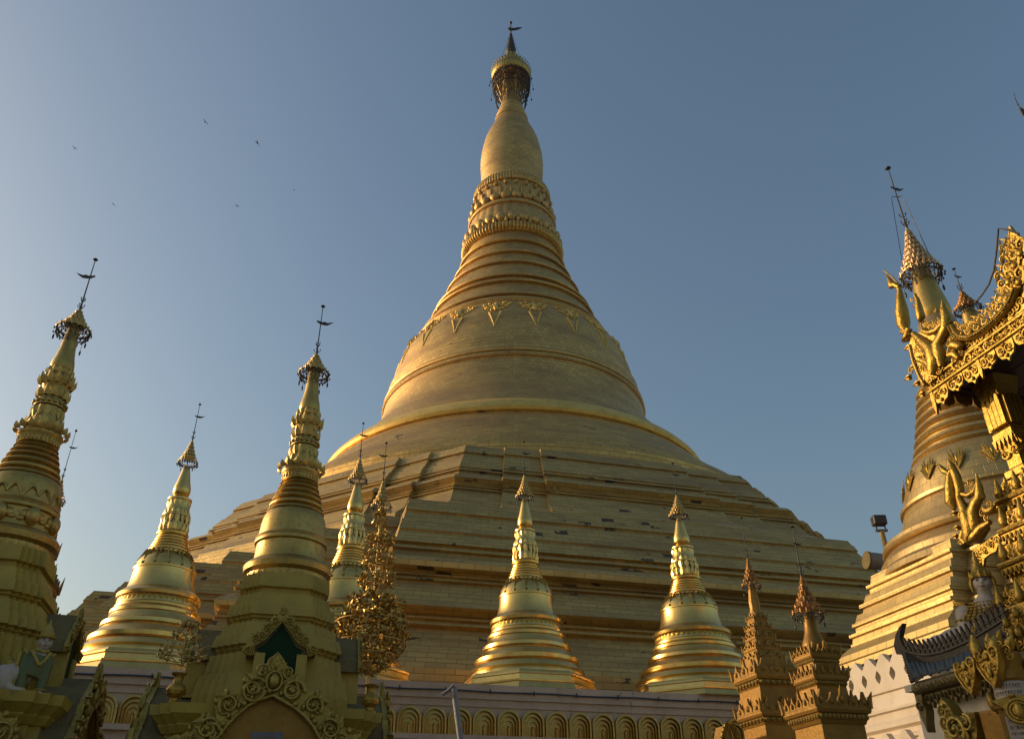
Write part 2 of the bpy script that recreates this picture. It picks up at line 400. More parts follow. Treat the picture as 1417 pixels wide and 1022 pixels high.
BROWN = paint('dark_brown_wood_and_hole_shade', (.07, .045, .02), (.04, .028, .015), .6, 4)
STEEL = paint('grey_painted_steel', (.25, .22, .2), (.18, .15, .13), .5, 4)
BLUE = paint('blue_cable_sheath', (.04, .08, .13), (.05, .08, .1), .5, 4)
INK = paint('dark_ink', (.03, .03, .06), (.04, .04, .07), .7, 4)
SLATE = paint('slate_plaque', (.16, .15, .17), (.12, .11, .12), .5, 4)
FACE = paint('dark_features', (.03, .02, .02), (.04, .025, .02), .6, 4)
LIP = paint('lip_red', (.3, .07, .05), (.25, .06, .05), .5, 4)
LENS = paint('dark_lamp_glass', (.03, .03, .035), (.03, .03, .03), .15, 3)

# ------------------------------------------------------------------ umbrellas, vanes, buds
def hti(root, x, y, zr, R, zt, ztop, vane=1, tiers=6, n=20, fringe=1.0, crown=None, va=None, rod=1.0, bare=False):
    crown = crown or G_HTI; H = zt-zr
    b = MB()
    prof = lambda q: R*(1-q)**1.25*(1-.12*sin(q*pi))+R*.05
    b.revolve([(prof(.14+.86*i/12)*.8, zr+H*(.2+.8*i/12)) for i in range(13)], 20, (x, y))
    for i in range(tiers):
        q = i/tiers*.9; rr = prof(q); z = zr+H*q
        m = max(8, int(n*(1-q*.6)))
        b.tube([(x+rr*sin(2*pi*k/24), y-rr*cos(2*pi*k/24), z) for k in range(25)], R*.035, 4, False)
        b.tube([(x+rr*.93*sin(2*pi*k/24), y-rr*.93*cos(2*pi*k/24), z+H/tiers*.3) for k in range(25)], R*.03, 4, False)
        for k in range(m):                                       # upright and hanging leaves of every ring
            t = 2*pi*(k+.5*(i % 2))/m; e = R*.1*(1-q*.5)
            dx, dy = sin(t), -cos(t)
            for sg, ln in ((-1, 1.6), (1, 2.0)):
                c = Vector((x+rr*dx, y+rr*dy, z))
                b.add([c+Vector((-dy*e, dx*e, 0)), c+Vector((dx*e*.5, dy*e*.5, sg*e*ln)), c+Vector((dy*e, -dx*e, 0)), c+Vector((dx*e*.5, dy*e*.5, sg*e*.2))], [(0, 1, 3), (3, 1, 2), (0, 3, 2)])
    cr = b.build('umbrella_crown', crown, root, smooth=50)
    b = MB()
    if fringe:
        for k in range(n):
            t = 2*pi*k/n; dx, dy = sin(t), -cos(t); L = R*.55*fringe*(1+.35*rnd.random())
            p = [(x+R*dx*(1.0-.06*j*j*.3), y+R*dy*(1.0-.06*j*j*.3), zr-L*j/3) for j in range(4)]
            b.tube(p, R*.022, 4)
            b.blob(p[-1], (R*.06, R*.06, R*.1), 6, 4)
            t2 = t+pi/n; j = rnd.random()*.25
            b.blob((x+R*1.12*sin(t2), y-R*1.12*cos(t2), zr-R*(.1+j)), (R*.055, R*.055, R*.09), 6, 4)
            b.tube([(x+R*sin(t), y-R*cos(t), zr-L*.5), (x+R*.97*sin(t2), y-R*.97*cos(t2), zr-L*.85), (x+R*sin(t+2*pi/n), y-R*cos(t+2*pi/n), zr-L*.5)], R*.022, 4)
        b.tube([(x+R*.96*sin(2*pi*k/24), y-R*.96*cos(2*pi*k/24), zr-R*.32*fringe) for k in range(25)], R*.035, 4, False)
        b.tube([(x+R*sin(2*pi*k/24), y-R*cos(2*pi*k/24), zr) for k in range(25)], R*.05, 4, False)
        for k in range(5):                                        # chains with long bells
            t = 2*pi*(k+.3)/5; L = R*(.9+.5*rnd.random())*fringe
            b.tube([(x+R*sin(t), y-R*cos(t), zr), (x+R*1.02*sin(t), y-R*1.02*cos(t), zr-L)], R*.014, 4)
            b.blob((x+R*1.02*sin(t), y-R*1.02*cos(t), zr-L), (R*.07, R*.07, R*.2), 6, 4)
        b.build('bell_fringe', DARK, cr, smooth=50)
    L = ztop-zt; b = MB()
    b.tube([(x, y, zt-H*.1), (x, y, zt+.1*L), (x, y, ztop-.04*L)], [R*.09*rod, R*.05*rod, R*.03*rod], 6)
    if not bare:
        for q, w_ in ((.0, .15), (.13, .11)):
            z = zt+L*q
            for k in range(4):
                t = 2*pi*k/4+q*9
                b.tube([(x, y, z-R*.12), (x+R*w_*1.2*sin(t), y-R*w_*1.2*cos(t), z), (x+R*w_*1.5*sin(t), y-R*w_*1.5*cos(t), z+R*.14)], R*.022, 4)
                b.blob((x+R*w_*1.5*sin(t), y-R*w_*1.5*cos(t), z+R*.16), (R*.05,)*3, 5, 4)
    b.build('vane_pole', DARK, root, smooth=50)
    if vane:
        s = abs(vane)*R; b = MB(); a_ = AL if va is None else va
        ux = Vector((cos(a_), sin(a_), 0))*(1 if vane > 0 else -1)
        b.frame(Vector((x, y, zt+L*.6)), ux, Vector((-ux.y, ux.x, 0)), Vector((0, 0, 1)))
        b.prism([(-.25*s, .1*s), (-.05*s, .16*s), (.1*s, .1*s), (.3*s, .16*s), (.45*s, .08*s), (.9*s, .2*s), (.62*s, -.02*s), (.45*s, -.12*s), (.15*s, -.12*s), (-.1*s, -.06*s)], -.03*s, .03*s)
        b.blob((-.22*s, 0, .12*s), (.1*s, .06*s, .09*s), 6, 4)
        b.build('weather_vane', DARK, root, smooth=0)
    b = MB(); h = R*.22
    b.revolve([(.01, ztop-.06*L), (h*.7, ztop-.045*L), (h*.8, ztop-.035*L), (h*.5, ztop-.02*L), (.005, ztop)], 8, (x, y))
    b.build('diamond_bud', DARK, root, smooth=30)
def petals(b, x, y, z, R, n, w_, h, up=1, out=.25, th=.3, ph=0):   # a ring of pointed petals
    for k in range(n):
        t = 2*pi*(k+ph)/n; R3 = Matrix.Rotation(t, 3, 'Z')
        pts = []
        for (px, py, pz) in ((-.5, 0, 0), (-.5, .5, .45), (-.28, .8, .75), (0, 1, 1.0), (.28, .8, .75), (.5, .5, .45), (.5, 0, 0), (0, .75, .35), (0, .35, 0)):
            bulge = th*w_*(1 if (px == 0 and pz < .9) else .15)
            p = R3 @ Vector((px*w_, -(out*h*py+bulge), 0)); pts.append((x+R*sin(t)+p.x, y-R*cos(t)+p.y, z+up*h*pz))
        b.add(pts, [(0, 1, 7, 8), (1, 2, 3, 7), (3, 4, 5, 7), (5, 6, 8, 7)])
def pp(lst, Y): return [(rad(h, v, Y), at(UC, v, Y).z) for v, h in lst]
def octplan(a): return [((a*cos(k*pi/4+pi/8)/cos(pi/8)), a*sin(k*pi/4+pi/8)/cos(pi/8)) for k in range(8)]

# ------------------------------------------------------------------ the great stupa's crown
b = MB().revolve([(1.9, 80.0), (2.02, 80.1), (2.02, 80.3), (1.85, 80.6), (1.9, 80.75), (1.85, 81.0), (1.65, 81.3), (1.7, 81.45), (1.6, 81.9), (1.45, 82.1), (1.48, 82.3), (1.3, 82.8), (1.2, 84), (1.0, 88.5)], 64, C2)
b.build('spire_neck', G_BELL, gs, smooth=40)
x0, y0 = C2; b = MB()
b.revolve([(2.3, 87.6), (2.42, 87.7), (2.5, 88.7), (2.4, 89.0), (1.7, 89.6), (1.6, 90.0), (1.2, 90.3), (1.15, 90.8), (.85, 91.2), (.8, 91.7), (.5, 92.2), (.45, 92.6)], 200, C2, flute(60, .02))
for r, z in ((2.45, 89.0), (1.65, 90.0), (1.2, 90.8), (.8, 91.7)):
    petals(b, x0, y0, z, r, int(r*16), .32, .5, 1, .1)
cr = b.build('umbrella_crown', G_PALE, gs, smooth=50)
b = MB()
b.revolve([(2.25, 87.65), (1.9, 88.0), (1.2, 88.1), (.9, 88.1)], 40, C2)
for j, (rr, zz) in enumerate(((2.4, 87.2), (2.35, 86.3), (2.25, 85.4), (2.1, 84.5), (1.95, 83.6))):
    for k in range(40):
        t = 2*pi*(k+.5*(j % 2))/40; t2 = t+pi/40; nr = (2.35, 2.25, 2.1, 1.95, 1.8)[j]
        if j > 2 and rnd.random() < .35: continue
        q0 = Vector((x0+rr*sin(t), y0-rr*cos(t), zz+.35))
        for sg in (-1, 1):
            b.tube([q0, (x0+nr*sin(t+sg*pi/40), y0-nr*cos(t+sg*pi/40), zz-.55)], .035, 4)
        b.blob((x0+rr*sin(t), y0-rr*cos(t), zz+.25), (.1, .1, .16), 6, 4)
    if j < 3: b.tube([(x0+rr*sin(2*pi*k/40), y0-rr*cos(2*pi*k/40), zz) for k in range(41)], .06, 4, False)
for k in range(16):
    t = 2*pi*k/16; b.blob((x0+2.75*sin(t), y0-2.75*cos(t), 86.6-(k % 3)*.7), (.1, .1, .2), 6, 4)
    b.tube([(x0+2.5*sin(t), y0-2.5*cos(t), 87.8), (x0+2.75*sin(t), y0-2.75*cos(t), 86.8-(k % 3)*.7)], .02, 4)
b.build('bell_fringe', DARK, cr, smooth=50)
b = MB()
for k in range(8):
    t = 2*pi*(k+.5)/8; b.tube([(x0+1.25*sin(t), y0-1.25*cos(t), 84.0), (x0+2.3*sin(t), y0-2.3*cos(t), 87.6)], .09, 6)
    b.tube([(x0+1.25*sin(t), y0-1.25*cos(t), 83), (x0+1.6*sin(t), y0-1.6*cos(t), 87.8)], .07, 6)
b.build('umbrella_strut', G_HTI, gs, smooth=50)
b = MB().revolve([(.4, 92.4), (.62, 92.9), (.66, 93.4), (.5, 94.1), (.52, 94.3), (.36, 94.9), (.38, 95.1), (.24, 95.7), (.2, 96.1), (.22, 96.3), (.1, 96.5), (.05, 98.6)], 20, C2)
for k in range(26):
    t = k*2.4; z = 92.8+k*.12; r = .62-(k*.017); b.blob((x0+r*sin(t), y0-r*cos(t), z), (.1, .1, .14), 6, 4)
b.build('vane_pole', DARK, gs, smooth=40)
b = MB().frame(Vector((x0, y0, 97.5)), Vector((1, 0, 0)), Vector((0, 1, 0)), Vector((0, 0, 1)))
b.prism([(-.42, .05), (-.2, .22), (.2, .12), (.6, .1), (.85, .25), (1.45, .22), (1.2, .08), (1.05, -.08), (.6, -.25), (.15, -.3), (-.3, -.2)], -.07, .07)
b.build('weather_vane', DARK, gs, smooth=0)
b = MB().blob((x0, y0, 98.75), (.2, .2, .26), 8, 6); b.build('diamond_bud', DARK, gs, smooth=50)
b = MB()
for sg in (-1, 1): b.tube([(x0+sg*.3, y0, 96), (x0+sg*1.6, y0-.4, 89.3)], .018, 4)
b.build('stay_wire', DARK, gs)

# ------------------------------------------------------------------ small stupas on the plinth
YS = 30.3
SA = [(692, 3.6), (700, 5.5), (712, 8), (720, 10.2), (726, 10.4), (730, 9.2), (731.5, 7.5)][::-1]
def small_stupa(pos, label):
    r = thing('plinth_stupa', pos, label, 'stupa', 'small gold stupas along the plinth')
    c = (pos.x, pos.y); x, y = c; z0 = pos.z
    Q = lambda l: pp(l, YS)
    zb = at(UC, 945, YS).z; dz = 0.0
    def sh(l): return [(q, z+dz) for q, z in Q(l)]
    b = MB(); zo = Q([(924, 1)])[0][1]-z0; zk = zo; zo *= .6; b.sweep(octplan, [(2.38, z0), (2.3, z0+.06*zo), (2.2, z0+.36*zo), (2.22, z0+.38*zo), (2.22, z0+.46*zo), (2.12, z0+.5*zo), (2.1, z0+.74*zo), (2.14, z0+.76*zo), (2.12, z0+.86*zo), (2.04, z0+.9*zo), (2.0, z0+zo), (1.3, z0+zo+.02)], Vector((x, y, 0))); zo = zk
    b.build('octagonal_base', G_SM, r, smooth=25)
    zA_, zB_ = Q([(866, 1)])[0][1], Q([(924, 1)])[0][1]
    t = sh([(924, 79), (922, 79), (920, 77.5), (918, 79.5), (914, 76), (911, 70.5), (910, 70), (909, 72), (905, 72), (901, 66), (897, 61), (896, 60), (894.5, 61.5), (891, 61), (887, 55), (883, 53), (882, 54), (879, 54), (876, 50), (874, 50), (873, 48.5), (868, 47), (866.5, 48), (866, 50), (862, 50.5), (858, 47), (855, 43)])
    t = [(r_, z-.4*zo*max(0, (zA_-z)/(zA_-zB_))) for r_, z in t]
    MB().revolve(t, 72, c).build('moulded_terraces', G_SM, r, smooth=35)
    b = MB(); zz = sh([(873, 48)])[0]; petals(b, x, y, zz[1]+.02, zz[0]-.03, 44, .17, .17, 1, .02, .25); b.build('bead_band', G_CARV, r, smooth=50)
    MB().revolve(sh([(856, 43), (852, 40.5), (845, 38.6), (838, 37.4), (832, 37), (829.5, 37), (829, 38), (827, 38), (826.5, 37), (820, 35.5), (815, 33), (811, 29), (808, 26)]), 72, c).build('bell', G_SM, r, smooth=35)
    b = MB(); q = sh([(826, 37), (810, 28)])
    for k in range(14):
        for sg in (-1, 1):
            b.tube([(x+rr*sin(tt), y-rr*cos(tt), z) for rr, z, tt in [(q[0][0]+.01+(q[1][0]-q[0][0])*j/4*(1+.35*(1-j/4)), q[0][1]+(q[1][1]-q[0][1])*j/4, 2*pi*(k+sg*.5*j/4)/14) for j in range(5)]], .035, 4)
            b.tube([(x+rr*sin(tt), y-rr*cos(tt), z) for rr, z, tt in [(q[0][0]-.05+(q[1][0]-q[0][0])*j/3*.9, q[0][1]+.15+(q[1][1]-q[0][1])*j/3, 2*pi*(k+sg*.25*j/3)/14) for j in range(4)]], .035, 4)
    b.build('leaf_collar', G_CARV, r, smooth=50)
    rg = []; vs = [808, 803.5, 799, 795, 791, 787, 783]; hs = [26, 24.2, 22.6, 21, 19.6, 18.3, 17.2]
    for i in range(6):
        rg += [(vs[i], hs[i]-1), (vs[i]-.8, hs[i]+.6), (vs[i]-2, hs[i]+.6), (vs[i]-3, hs[i+1]-.6), (vs[i+1]+.3, hs[i+1]-1)]
    MB().revolve(sh(rg), 56, c).build('ringed_spire', G_SM, r, smooth=40)
    b = MB(); b.revolve(sh([(783, 16.5), (782, 19), (779.5, 19.3), (778, 17), (776, 15.5), (768, 15.3), (760, 13.2), (758.5, 15), (757.5, 17), (756, 17), (754, 14.5), (745, 13.5), (738, 13), (737, 14.6), (735, 14.6), (734, 11.5), (731, 9)]), 56, c)
    q = sh([(777, 16), (757, 14.5), (756, 14.5), (737, 13)])
    petals(b, x, y, q[0][1], q[0][0]-.02, 16, .15, .3, 1, .15); petals(b, x, y, q[1][1]-.02, q[1][0]+.02, 14, .15, -.3+.6, -1, .12); petals(b, x, y, q[3][1]-.02, q[3][0]-.02, 16, .13, .22, -1, .1); petals(b, x, y, q[2][1], q[2][0]-.02, 16, .13, .2, 1, .12)
    b.build('lotus_band', G_SM, r, smooth=50)
    MB().revolve(sh(SA), 40, c).build('banana_bud', G_SM, r, smooth=50)
    zr, zt, zp = [w_[1] for w_ in sh([(687, 1), (655, 1), (610, 1)])]
    hti(r, x, y, zr, rad(11.5, 687, YS), zt, zp, vane=.9, fringe=.45, crown=G_HTI)
    return r
def pl(u, v, a=41.25):                        # the spot on the plinth under a pixel of a stupa's axis
    r = ray(u, v); k = r[0]/r[1]; o = CEN + NX*a; t = (k*o.y-o.x)/(DX.x-k*DX.y)
    return o + DX*t + Vector((0, 0, 6.62))
s6 = small_stupa(pl(726, 690), 'small gold stupa near the middle of the plinth, behind the leaning grey pole')
s7 = dup(s6, pl(939, 712), 'small bright gold stupa on the plinth, right of centre beside the ochre spires'); s7.scale = (1.12, 1.12, .98)
dup(s6, pl(495, 668), 'small gold stupa half hidden behind the gilded leaf tree')
dup(s6, pl(254, 668), 'small gold stupa with sun glints on its left, above the statue and vase')

# ------------------------------------------------------------------ plinth wall with its golden arches
def sq(a): return [(-a, -a), (-a, a), (a, a), (a, -a)]
pw = thing('plinth_wall', CEN + NX*43.7, 'long pinkish plaster plinth wall carrying the small stupas, with golden arches along it', 'wall')
wb = MB(); A = 43.7
zc = lambda v, u=700: (at(u, v, 27.8)).z
wb.sweep(sq, [(A-.1, 0), (A-.1, 4.6), (A-.04, 4.61), (A-.04, 5.0), (A+.1, 5.01), (A+.1, 5.16), (A-.16, 5.17), (A-.16, 5.98), (A-.12, 5.985), (A-.12, 6.2), (A-.05, 6.205), (A-.05, 6.42), (A+.02, 6.425), (A+.02, 6.62), (A-9, 6.63)], CEN)
wb.build('wall', PLAST, pw, smooth=0)
ab = MB()
def archpts(w_, h, n=12): return [(-w_, 0)] + [(-w_*cos(pi*i/n), h-w_*.95+w_*.95*sin(pi*i/n)) for i in range(n+1)] + [(w_, 0)]
o = CEN + NX*(A-.16) + Vector((0, 0, 5.17))
def arch_mesh():
    b = MB(); b.frame(Vector((0, 0, 0)), DX, NX, Vector((0, 0, 1)))
    for i, (w_, h) in enumerate(((.362, .76), (.285, .64), (.21, .51), (.135, .37))):
        out = archpts(w_, h); inn = archpts(w_-.06, h-.07)
        y1 = .16-.035*i; n = len(out)
        vs = [(x, y1-.06, z) for x, z in out]+[(x, y1, z) for x, z in out]+[(x, y1+.02, z) for x, z in inn]+[(x, y1-.05, z) for x, z in inn]
        fs = [(j*n+k, j*n+k+1, (j+1)*n+k+1, (j+1)*n+k) for j in range(3) for k in range(n-1)]
        b.add(vs, fs)
    b.prism(archpts(.361, .755), -.02, .05)
    b.tube([(0, .08, 0), (0, .09, .26), (0, .08, .3)], [.035, .04, .01], 6)
    return b
t = -30.0; first = None
while t < 6.2:
    if first is None:
        first = arch_mesh().build('golden_arch', G_PALE, None, smooth=30)
        first.parent = pw; first.location = o+DX*t-pw.location
    else:
        q = first.copy(); COL.objects.link(q); q.location = o+DX*t-pw.location
    t += .765
cb = MB(); pts = []; tt = -28
o2 = CEN + NX*(A+.01) + Vector((0, 0, 6.42))
cb.tube([o2+DX*q+Vector((0, 0, .012*sin(q*2.1))) for q in [(-28+i*.5) for i in range(70)]], .022, 5)
tag(cb.build('cable', BLUE, None), 'thin dark blue cable running along the top of the pinkish wall', 'cable')
cb = MB()
for i in range(24):
    cb.tube([o2+DX*(-27+i*1.4)+Vector((0, 0, -.06)), o2+DX*(-27+i*1.4)+Vector((0, 0, .07))], .03, 4)
bk = cb.build('cable_clip', DARK, pw)
# leaning pole
p0, p1 = at(639, 1035, 21), at(628, 952, 21.3)
lp = thing('leaning_pole', Vector((p0.x+.2, p0.y, 0)), 'grey steel pole leaning left in front of the golden arches', 'pole')
dirn = (p0-p1); p00 = p1 + dirn*(p1.z/(p1.z-p0.z))
MB().tube([p00, p1], .075, 10).build('pole_tube', STEEL, lp)
MB().tube([p1+Vector((.05, 0, 0)), p1+Vector((-.02, -.02, .06)), p1+Vector((-.12, 0, -.04)), p1+Vector((-.28, 0, -.14))], .045, 6).build('pole_cap', STEEL, lp)

# ------------------------------------------------------------------ carving kit (local x,z in a plane; y is depth)
def spiral(b, cx, cz, R, ch=1, t0=0.0, turns=1.6, w_=.2, y=.05, n=22):
    pts = []; rs = []
    for i in range(n+1):
        q = i/n; r = R*(1-q)**.8+R*.06; t = t0+ch*turns*2*pi*q
        pts.append((cx+r*cos(t), y+R*.15*q, cz+r*sin(t))); rs.append(R*w_*(1-.5*q))
    b.tube(pts, rs, 6); b.blob((cx, y+.1*R, cz), (R*.26, R*.22, R*.26), 7, 5)
def flame(b, cx, cz, h, w_, ang=pi/2, y=.03, th=.06, curl=.3):
    ux, uz = cos(ang), sin(ang); vx, vz = -uz, ux
    L = [(0, -.5), (.3, -.55), (.6, -.3+curl*.3), (1, curl), (.62, .15+curl*.4), (.35, .5), (0, .5)]
    b.prism([(cx+ux*a*h+vx*c*w_, cz+uz*a*h+vz*c*w_) for a, c in L], y, y+th)
    b.tube([(cx+ux*q*h+vx*curl*q*q*w_, y+th, cz+uz*q*h+vz*curl*q*q*w_) for q in (0, .3, .6, .95)], [w_*.28, w_*.26, w_*.16, w_*.02], 5)
def strip(b, pts, w_, side=1, step=None, y=.04, back=True, fl=True, hang=False, th=.05):
    # carved band of scrolls along a polyline; flames grow on the given side
    P = [Vector((p[0], p[1])) for p in pts]; cum = [0]
    for i in range(1, len(P)): cum.append(cum[-1]+(P[i]-P[i-1]).length)
    def on(s):
        s = min(max(s, 0), cum[-1]-1e-6)
        for i in range(1, len(P)):
            if s <= cum[i]:
                q = (s-cum[i-1])/(cum[i]-cum[i-1]); t = (P[i]-P[i-1]).normalized(); return P[i-1]+(P[i]-P[i-1])*q, t
    step = step or w_*.8; n = max(1, int(cum[-1]/step)); st = cum[-1]/n
    if back:
        m = n*2; a = []; c = []
        for i in range(m+1):
            p, t = on(cum[-1]*i/m); nn = Vector((-t.y, t.x))*side
            a.append(p); c.append(p+nn*w_*(.82+.12*(i % 2)))
        for i in range(m): b.prism([tuple(a[i]), tuple(a[i+1]), tuple(c[i+1]), tuple(c[i])], -th*.5, th*.5)
        for off in (.06,):
            b.tube([(on(cum[-1]*i/m)[0].x, y*.8, on(cum[-1]*i/m)[0].y) for i in range(m+1)], w_*.07, 5)
    for i in range(n*2):
        p, t = on(st*(i+.5)/2); nn = Vector((-t.y, t.x))*side
        for e_ in (.16, .86): q = p+nn*w_*(e_+.06*rnd.random()); b.blob((q.x, y*.8, q.y), (w_*.1, w_*.09, w_*.13), 6, 4)
        q = p+nn*w_*.5; spiral(b, q.x, q.y, w_*.2, rnd.choice((-1, 1)), rnd.random()*6, 1.3, .26, y*.7, 12)
    for i in range(n):
        p, t = on(st*(i+.5)); nn = Vector((-t.y, t.x))*side; c = p+nn*w_*.48
        spiral(b, c.x, c.y, w_*.35, side*(1 if i % 2 else -1), atan2(t.y, t.x)+(0 if i % 2 else pi), 1.5, .2, y)
        q = p+nn*w_*.12+t*st*.45; b.blob((q.x, y, q.y), (w_*.12, w_*.09, w_*.12), 6, 4)
        if fl:
            q = p+nn*w_*.8; flame(b, q.x, q.y, w_*(.3+.1*rnd.random()), w_*.4, atan2(nn.y, nn.x)+rnd.uniform(-.2, .2), y*.3, th*.8, side*.35)
    return b
def bud_flame(b, x, z, h, w_, lean=0):
    R3 = Matrix.Rotation(lean, 3, 'Y')
    def T(px_, pz): p = R3 @ Vector((px_, 0, pz)); return x+p.x, z+p.z
    for sg in (-1, 1):
        X, Z = T(sg*w_*.3, h*.32); spiral(b, X, Z, w_*.3, sg, 0, 1.4, .24, .02, 14)
        X, Z = T(sg*w_*.24, h*.62); spiral(b, X, Z, w_*.23, -sg, 0, 1.4, .24, .02, 14)
        pts = [T(sg*w_*e, h*f) for e, f in ((.05, 0), (.42, .2), (.5, .42), (.3, .68), (.12, .86), (0, 1.0))]
        b.tube([(px_, .01, pz) for px_, pz in pts], [w_*.1, w_*.11, w_*.11, w_*.1, w_*.07, .004], 5)
    X, Z = T(0, h*.5); b.blob((X, .02, Z), (w_*.14, w_*.14, h*.2), 7, 5, R3)
    X, Z = T(0, h*.12); b.blob((X, .03, Z), (w_*.2, w_*.16, h*.12), 7, 5, R3)
class Plane:                                   # a vertical plane through o, horizontal axis ux, outward nx
    def __init__(s, o, ux, nx): s.o, s.ux, s.nx = o, ux, nx
    def px(s, u, v):
        r = Vector(ray(u, v)); O = Vector((0, 0, ZC)); t = (s.o-O).dot(s.nx)/r.dot(s.nx); p = O+r*t-s.o
        return (p.dot(s.ux), p.z)
    def mb(s): return MB().frame(s.o, s.ux, s.nx, Vector((0, 0, 1)))
    def pl(s, l): return [s.px(u, v) for u, v in l]

# ------------------------------------------------------------------ shrines with a stupa on the roof
YB = 14.0
def redent(k=.4, n=4):
    def f(a):
        q = [((1-k)*a, a)]; st = k*a/n; 
        q = []
        h = a-k*a
        q.append((h, a))
        for i in range(n): q += [(h+st*i, a-st*(i+1)), (h+st*(i+1), a-st*(i+1))]
        out = []
        for r in range(4):
            for d, m in q:
                for _ in range(r): d, m = m, -d
                out.append((d, m))
        return out[::-1]
    return f
RED = redent()
def shrine_stupa(pos, name, label, frieze=False):
    r = thing(name, Vector((pos.x, pos.y, 0)), label, 'shrine', 'row of shrines topped with gold stupas')
    x, y = pos.x, pos.y; c = (x, y); Q = lambda l: pp(l, YB)
    T = [(806, 45), (807, 64), (822, 66), (826, 66), (827, 60), (834, 60), (835, 66), (850, 72), (851, 77), (866, 80), (867, 75), (870, 75), (871, 71), (876, 72), (877, 80), (892, 86), (893, 90), (909, 96), (910, 89), (914, 89), (915, 86), (919, 86), (920, 95), (947, 101), (948, 106), (970, 112), (972, 113)][::-1]
    pr = [(h/1.13, z) for h, z in Q(T)]
    base = at(UC, 976, 12.75).z
    prr = [(1.42, 0), (1.42, 1.0), (1.36, 1.02), (1.36, base-.38), (1.4, base-.37), (1.46, base-.28), (1.46, base-.26), (1.56, base-.16), (1.58, base-.15), (1.6, base-.02), (1.0, base)]
    MB().sweep(redent(.18, 2), prr, Vector((x, y, 0))).build('shrine_body', OLIVE, r, smooth=0)
    MB().sweep(RED, [(pr[0][0], base-.01)]+pr, Vector((x, y, 0))).build('stepped_roof', OLIVE, r, smooth=0)
    MB().revolve(Q([(808, 52), (803, 54), (799, 53.5), (797, 56), (795, 59), (788, 60), (784, 57), (780, 50.5), (779, 49)]), 72, c).build('bell_rim', G_PALE, r, smooth=40)
    b = MB(); z1 = Q([(806, 53), (796, 52)]); petals(b, x, y, z1[0][1], z1[0][0]-.02, 36, .13, .16, 1, .06, .3); b.build('petal_ring', G_PALE, r, smooth=50)
    MB().revolve(Q([(781, 49.5), (777, 48), (768, 46.8), (760, 46.2), (757, 46.3), (755, 49), (752.5, 49.5), (750, 48.3), (748, 49), (746, 47.5), (745, 45.8), (737, 44.6), (728, 43.6), (720, 42), (716, 40.5), (712, 38)]), 80, c).build('bell', G_PALE, r, smooth=40)
    if frieze:
        b = MB()
        for k in range(8):
            tt = 2*pi*(k+.2)/8
            for j in range(9):
                t2 = tt+(j-4)*.07; q = Q([(771-6*abs(sin(j*1.2)), 47)])[0]
                b.blob((x+q[0]*sin(t2), y-q[0]*cos(t2), q[1]), (.07, .04, .05+.03*sin(j*2)), 7, 5, Matrix.Rotation(t2, 3, 'Z'))
            q = Q([(766, 47)])[0]; b.blob((x+q[0]*1.03*sin(tt), y-q[0]*1.03*cos(tt), q[1]), (.12, .09, .15), 9, 6, Matrix.Rotation(tt, 3, 'Z'))
            for sg in (-1, 1):
                pts = []
                for j in range(9):
                    q = Q([(744-14*sin(j/8*pi*.9), 44.5)])[0]; t2 = tt+sg*(.39-.39*j/8); pts.append((x+q[0]*sin(t2), y-q[0]*cos(t2), q[1]))
                b.tube(pts, .028, 5)
        b.build('floral_frieze', G_PALE, r, smooth=50)
    vs = [712, 704, 695, 686.5, 679, 672.5, 667]; hs = [38, 35.6, 32.8, 29.8, 27.2, 25, 23.6]; rg = []
    for i in range(6): d = vs[i]-vs[i+1]; rg += [(vs[i], hs[i]-3), (vs[i]-.12*d, hs[i]+.3), (vs[i]-.3*d, hs[i]+1), (vs[i]-.5*d, hs[i]+.2), (vs[i]-.62*d, hs[i+1]-1.2), (vs[i+1]+.05*d, hs[i+1]-2.6)]
    MB().revolve(Q(rg), 64, c).build('ringed_spire', G_PALE, r, smooth=45)
    b = MB(); b.revolve(Q([(667, 21), (666, 24), (659, 24), (657, 25), (655, 26), (652, 26), (650, 22), (644, 19), (636, 18), (622, 17), (618, 16), (617, 18), (613, 18.3), (610, 16.5), (606, 15.5), (603, 16), (596, 15), (592, 15.5), (588, 18), (586, 18), (584, 15), (574, 13.6), (571, 12)]), 64, c)
    def pet(v, h, n, w_, hh, up, out): q = Q([(v, h)])[0]; petals(b, x, y, q[1], q[0], n, w_, hh, up, out)
    pet(652, 25, 16, .15, .14, 1, .6); pet(646, 19, 14, .13, .22, 1, .15); pet(620, 16.4, 14, .12, .2, -1, .1); pet(606, 15, 12, .12, .2, 1, .25); pet(590, 15, 12, .12, .2, 1, .45); pet(586, 16, 14, .1, .16, 1, .1); pet(575, 13, 14, .1, .12, 1, .3)
    q = Q([(662, 23)])[0]; q2 = Q([(613, 18)])[0]
    for k in range(30): tt = 2*pi*k/30; b.blob((x+q[0]*sin(tt), y-q[0]*cos(tt), q[1]), (.03, .03, .06), 6, 4)
    for k in range(16): tt = 2*pi*k/16; b.blob((x+q2[0]*sin(tt), y-q2[0]*cos(tt), q2[1]), (.045, .04, .04), 6, 4)
    b.build('lotus_band', G_PALE, r, smooth=50)
    MB().revolve(Q([(571, 11.5), (569, 13.3), (564, 14), (558, 13.2), (550, 11), (540, 9.3), (528, 8), (505, 6)]), 40, c).build('banana_bud', G_PALE, r, smooth=50)
    zr, zt, zp = [w_[1] for w_ in Q([(515, 1), (485, 1), (420, 1)])]
    hti(r, x, y, zr, rad(19.5, 515, YB), zt, zp, vane=1.0 if not frieze else -1.0, fringe=.9, n=18)
    return r
S4 = Vector((-.2705*14-.02, 14, 0))
s4 = shrine_stupa(S4, 'roof_stupa_shrine', 'olive gold shrine with carved gables and a plain-belled stupa, left of the centre')
S1 = Vector((-7.74, 12.45, 0))
